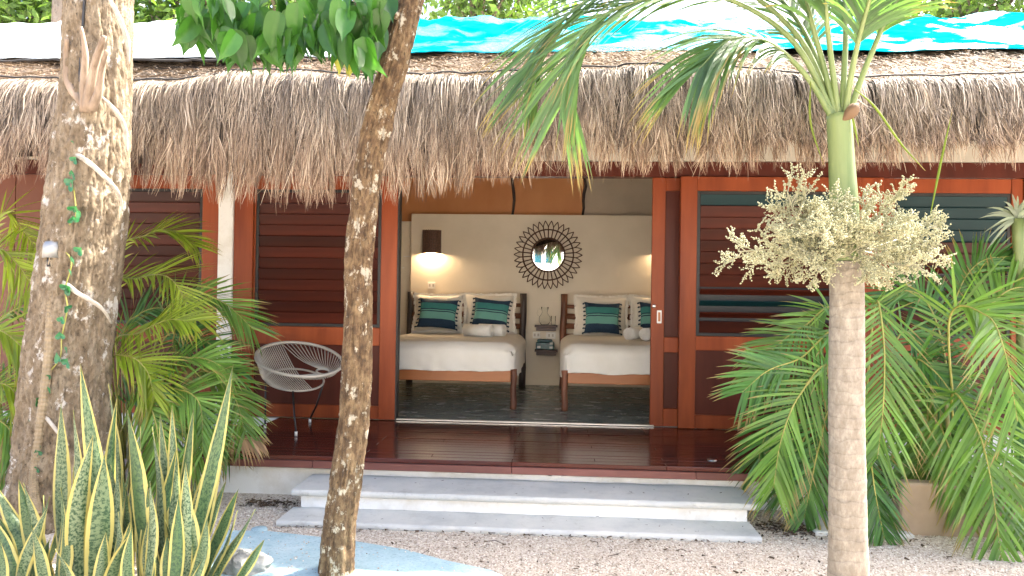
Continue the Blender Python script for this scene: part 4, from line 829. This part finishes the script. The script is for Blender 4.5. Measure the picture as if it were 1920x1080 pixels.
cl = [(70, 880), (66, 835), (64, 795), (76, 750), (84, 710), (112, 672), (116, 630), (126, 578), (122, 542), (134, 488), (106, 452), (138, 412), (142, 392), (136, 328), (132, 270)]
MB().tube(spline([ont(x, y, .02) for x, y in cl], 60), .004, 5).build('stem', W['stem'], vn)
hm = MB(); v = [(0, 0, 0)]; 
for k in range(25): a = 6.2832*k/24; r_ = .5*(1-math.sin(a))*(.75 if False else 1); v.append((.034*math.sin(a)**3*1.25, -.006*abs(math.sin(a)), .034*(13*math.cos(a)-5*math.cos(2*a)-2*math.cos(3*a)-math.cos(4*a))/15))
v[0] = (0, .010, .0); hm.add(v, [(0, k+1, k+2) for k in range(24)]); hm = hm.mesh('leaf', W['ivy'])
for x, y in cl+[(64, 800), (128, 680), (130, 345), (118, 540), (150, 404), (90, 730), (72, 770), (112, 600), (128, 510), (145, 470), (70, 850), (60, 815), (138, 300), (125, 655)]:
    p = ont(x+random.uniform(-4, 4), y, .045); place('leaf', hm, vn, p, (random.uniform(-.9, -.1), math.pi+random.uniform(-1, 1), random.uniform(-.8, .8)), [random.uniform(.55, 1.15)]*3)

# thin leaning tree with broad leaves
NY = -3.02; th = thing('leaning_tree', 'thin leaning tree with speckled brown bark before the open door', 'tree', (*at(626, 1090, NY)[:2], G))
ax = [at(x, y, NY) for x, y in ((628, 1120), (634, 1000), (648, 900), (662, 790), (669, 680), (672, 580), (673, 480), (683, 380), (694, 300), (714, 210), (738, 120), (758, 40), (778, -40), (800, -150), (830, -300))]; ax[0][2] = G-.02
A3 = spline(ax, 420); rd = np.interp(np.linspace(0, 1, 420), [0, .06, .3, .5, .6, .8, 1], [.098, .086, .076, .072, .076, .074, .06])
trunk(A3, rd, 90, W['bark2'], th, .12, .12, 1.5, 5, .13, 9)
br = []
for pts, rr in ((((775, -60, NY), (700, -70, NY-.05), (590, -40, NY-.1), (480, -20, NY-.15), (370, 10, NY-.2)), [.03, .02, .01]), (((770, -40, NY), (690, -10, NY-.08), (650, 20, NY-.12), (632, 50, NY-.14)), [.025, .018, .012]), (((740, -65, NY), (640, -110, NY+.1), (500, -110, NY+.2), (380, -70, NY+.25)), [.02, .015, .008]),
        (((745, 30, NY-.08), (725, 20, NY-.14), (708, 5, NY-.16), (700, -20, NY-.14)), [.02, .014, .01])):
    br.append((MB().tube(spline([at(*q) for q in pts], 24), rr, 8, wob=.15).build('branch', W['deadwood'] if len(rr) == 3 and rr[0] == .025 else W['bark2'], th, at(*pts[0]), True), pts))
def bleaf(mat, curl):
    m = MB()
    def fn(u, v): a = 2*u-1; s = v; w_ = .047*math.sin(math.pi*min(1, s**.62))**.95*(1-.25*s); return (a*w_, -.03*abs(a)*w_/.043*.6+curl*s*s, -.185*s+.012*math.sin(s*9)*a*a)
    return m.grid(fn, 6, 12).mesh('leaf', mat, (0, 0, 0), True)
lm = [bleaf(W['broad'], c) for c in (-.03, .0, .035, .06)]; ly = bleaf(W['broadY'], .02)
BX = [325, 345, 400, 430, 470, 520, 555, 600, 640, 665, 700, 725]; BY = [75, 100, 92, 118, 128, 120, 130, 98, 112, 150, 120, 60]
for i in range(230):
    x = random.uniform(335, 722); yb = np.interp(x, BX, BY); y = yb-58-abs(random.gauss(0, 55)) if i > 60 else yb-54-random.uniform(0, 14)
    if y < -230: continue
    Y = NY-.12+random.uniform(-.3, .28); sc_ = random.uniform(.8, 1.25)
    k = 0 if y > -40 and x < 640 else (1 if x >= 640 and y > -60 else 2)
    place('leaf', random.choice(lm), br[k][0], at(x, y, Y), (random.uniform(-.45, .5), random.uniform(-.55, .55), random.uniform(-1.3, 1.3)), [sc_]*3)
for i in range(6): place('leaf', ly, br[1][0], at(650+random.uniform(-14, 18), 96+random.uniform(-10, 12), NY-.16+random.uniform(-.05, .05)), (random.uniform(-.3, .3), random.uniform(-.4, .4), random.uniform(-.8, .8)), [.62]*3)

m = MB(); cs = [np.array([.35, -2.05, 4.4])+np.array([rng.uniform(-.8, 1.0), rng.uniform(-.8, .7), rng.uniform(-.4, 1.0)]) for _ in range(30)]; lb_ = MB()  # unseen crown and limbs above the view, added and placed to shade the snake plant
for c in cs: lb_.tube(spline([A3[-1], A3[-1]*.5+c*.5+rng.normal(0, .12, 3), c], 8), [.03, .018, .005], 6, False)
lb_.tube([A3[-1]-[0, 0, .02], A3[-1]+[.05, .05, .5]], [.06, .03], 8)
for q in range(3600):
    p = cs[rng.integers(30)]+rng.normal(0, .22, 3); a = nrm(rng.normal(0, 1, 3)-[0, 0, .6]); c = nrm(np.cross(a, rng.normal(0, 1, 3))); s_ = rng.uniform(.06, .1)
    if p[2] > 3.45: m.add([p-a*s_, p+c*s_*.45, p+a*s_, p-c*s_*.45], [(0, 1, 2, 3)], None, rng.random())
lb_.build('limbs', W['bark2'], th, smooth=True); m.build('crown', W['treecrown'], th)
# snake plant
sn = thing('snake_plant', 'large clump of yellow edged snake plant in the left foreground', 'plant', (*at(240, 1130, -3.3)[:2], G))
def sleaf(tip, base, w, mid=None, tw=0, ch=.25):
    P = spline([base, mid if mid is not None else (np.array(base)*.52+np.array(tip)*.48+np.array([random.gauss(0, .015), random.gauss(0, .015), 0])), tip], 18); m = MB(); ph0 = random.uniform(-.7, .7)
    def fn(u, v):
        i = min(int(v*17), 16); f = v*17-i; p = P[i]+(P[i+1]-P[i])*f; T_ = nrm(P[i+1]-P[i]); a = 2*u-1; an_ = ph0+tw*v; wd = w*(.45+.55*math.sin(math.pi*min(1, .08+v*.75)))*(1-max(0, (v-.45)/.55)**2.1)
        X = nrm(np.array([math.cos(an_), math.sin(an_), 0])-T_*np.dot(T_, [math.cos(an_), math.sin(an_), 0])); N = np.cross(T_, X)
        return tuple(p+X*a*wd+N*(ch*wd*a*a+.006*math.sin(v*9+a*2)*a))
    m.grid(fn, 8, 22); o = m.build('leaf', W['snake'], sn, base, True); return o
SL = [((150, 682), (200, 1110), 15, -3.25, .5), ((115, 756), (118, 1110), 15, -3.15, .3), ((139, 769), (142, 1110), 14, -3.2, .2), ((218, 747), (190, 1110), 12, -3.1, .8), ((196, 850), (176, 1130), 21, -3.42, .1), ((174, 815), (148, 1130), 17, -3.4, .2),
    ((240, 768), (282, 1130), 21, -3.35, .3), ((322, 760), (318, 1110), 11, -3.15, .4), ((364, 762), (322, 1110), 10, -3.12, .9), ((438, 683), (342, 1110), 13, -3.2, .5), ((425, 802), (372, 1110), 11, -3.15, .5), ((448, 915), (372, 1110), 11, -3.2, .8),
    ((447, 957), (372, 1120), 13, -3.3, .8), ((480, 955), (385, 1125), 9, -3.3, .9), ((497, 1010), (420, 1115), 9, -3.35, .9), ((348, 866), (345, 1130), 13, -3.42, .2), ((287, 800), (306, 1110), 13, -3.2, .5), ((140, 876), (100, 1120), 14, -3.4, .5),
    ((35, 898), (76, 1120), 14, -3.35, .5), ((-12, 905), (62, 1120), 14, -3.3, .4), ((45, 905), (96, 1120), 13, -3.25, .6), ((-18, 960), (50, 1130), 14, -3.45, .3), ((243, 1000), (180, 1130), 14, -3.55, .5), ((243, 978), (200, 1130), 12, -3.5, .5), ((198, 998), (172, 1130), 13, -3.55, .2),
    ((105, 1028), (150, 1140), 11, -3.6, .5), ((293, 1045), (262, 1140), 10, -3.6, .5), ((392, 1025), (350, 1140), 9, -3.5, .7), ((390, 968), (345, 1130), 14, -3.45, .3), ((335, 930), (320, 1130), 13, -3.5, .2), ((282, 902), (270, 1130), 12, -3.5, .3), ((256, 858), (265, 1110), 11, -3.3, .3),
    ((222, 875), (220, 1120), 12, -3.3, .2), ((247, 985), (255, 1135), 11, -3.55, .2), ((90, 950), (30, 1130), 12, -3.45, .6), ((0, 1010), (10, 1140), 13, -3.55, .4), ((60, 985), (100, 1140), 12, -3.5, .5), ((300, 775), (330, 1110), 10, -3.05, .6), ((205, 720), (210, 1110), 12, -3.0, .4), ((265, 800), (240, 1110), 12, -3.05, .4), ((395, 850), (350, 1110), 11, -3.05, .5), ((330, 840), (300, 1110), 11, -3.1, .5)]
for (tx, ty), (bx, by), wpx, Y, tw in SL:
    b = at(bx, 1110, Y); b[2] = G; d = (Y-CAM[1]); sleaf(at(tx, ty, Y+random.uniform(-.08, .08)), b, wpx/F*d*1.15, None, tw*random.choice((-1, 1)))
for i in range(22):
    bx = random.uniform(80, 370); Y = random.uniform(-3.25, -2.9); b = at(bx, 1110, Y); b[2] = G
    sleaf(at(bx+random.gauss(0, 28), random.uniform(850, 980), Y), b, random.uniform(.020, .028), None, random.uniform(-.8, .8))
for i in range(34):
    bx = random.uniform(-40, 400); Y = random.uniform(-3.5, -2.95); b = at(bx, 1110, Y); b[2] = G; ty = random.uniform(880, 1040) if bx > 80 else random.uniform(930, 1060)
    sleaf(at(bx+random.gauss(0, 35), ty, Y), b, random.uniform(.028, .044), None, random.uniform(-.8, .8))

# ------------------------------------------------------------------ trees behind the roof and the house across the garden
def far_tree(px, Y, ztop, rx, rz, label, leaves, dens=.6, s0=.11):
    b = at(px, 40, Y); T = thing('garden_tree', label, 'tree', (b[0], Y, G), 'trees behind the roof'); zc = ztop-rz
    tp = [(b[0]+.3*math.sin(k*1.3), Y, G+(zc-G)*k/5) for k in range(6)]; MB().tube(spline(tp, 24), [.26, .2, .15, .1], 10, wob=.2).build('trunk', W['bark3'], T, smooth=True)
    m = MB(); L = MB(); cs = []
    for i in range(26):
        d = nrm(rng.normal(0, 1, 3)); r_ = rng.uniform(.45, 1); c = np.array([b[0], Y, zc])+d*np.array([rx, rx*.8, rz])*r_; cs.append(c); L.tube(spline([(b[0], Y, zc-rz*.7), (np.array([b[0], Y, zc])*.5+c*.5)+rng.normal(0, .15, 3), c], 8), [.06, .03, .008], 5, False)
    for i in range(leaves):
        c = cs[rng.integers(len(cs))]; p = c+rng.normal(0, dens, 3)*np.array([1, 1, .7]); s = s0*rng.uniform(.6, 1.3); a = nrm(rng.normal(0, 1, 3)); q = nrm(np.cross(a, rng.normal(0, 1, 3)))
        m.add([p-a*s, p+q*s*.45, p+a*s, p-q*s*.45], [(0, 1, 2, 3)], None, rng.random())
    L.build('limbs', W['bark3'], T, smooth=True); m.build('crown', W['treecrown'], T)
far_tree(45, 7, 8.2, 1.5, 1.6, 'green tree behind the roof at the far left', 5000)
far_tree(300, 8.5, 8.6, 1.3, 1.6, 'green tree behind the roof right of the thick trunk', 4200)
far_tree(540, 9, 9.2, 1.6, 1.6, 'green tree behind the broad leaved branch', 4000)
far_tree(890, 9, 9.4, 1.7, 1.7, 'airy light green tree behind the roof at the middle', 4200)
far_tree(1820, 8, 8.6, 2.0, 1.5, 'airy tree behind the turquoise tarpaulin at the right', 5200)
b = at(108, 20, 5.4); tk = thing('bare_trunk', 'grey trunk rising behind the roof left of the thick tree', 'tree', (b[0], 5.4, G)); MB().tube([(b[0]+.02*k, 5.4, G+k*1.1) for k in range(10)], [.2, .17], 14, wob=.2).build('trunk', W['bark3'], tk, smooth=True)
H = thing('white_house', 'white house across the garden, seen in the round mirror', 'house', (0, -17, G))
MB().box(-9, 1.55, -18, -17, G, 6.8).build('wall', W['housewhite'], H); MB().box(-9.2, 1.75, -18.2, -16.8, 6.801, 7.1).build('roof_cap', W['rooftile'], H)
MB().box(1.6, 8, -17.6, -16.2, G, 3.2).build('wing', W['housewhite'], H)
for x in (-4.4, -2.6, -.75, -.3): 
    hw = .7 if x < -2 else .17
    o = MB().box(x-hw, x+hw, -17.0, -16.97, 2.55 if x > -2 else 1.2, 3.1 if x > -2 else 2.6).build('window', W['housewin'], H)
    for s in (-1, 1): MB().box(x+s*hw-.03, x+s*hw+.03, -17, -16.95, 2.5 if x > -2 else 1.15, 3.15 if x > -2 else 2.65).build('window_frame', W['housewhite'], o)
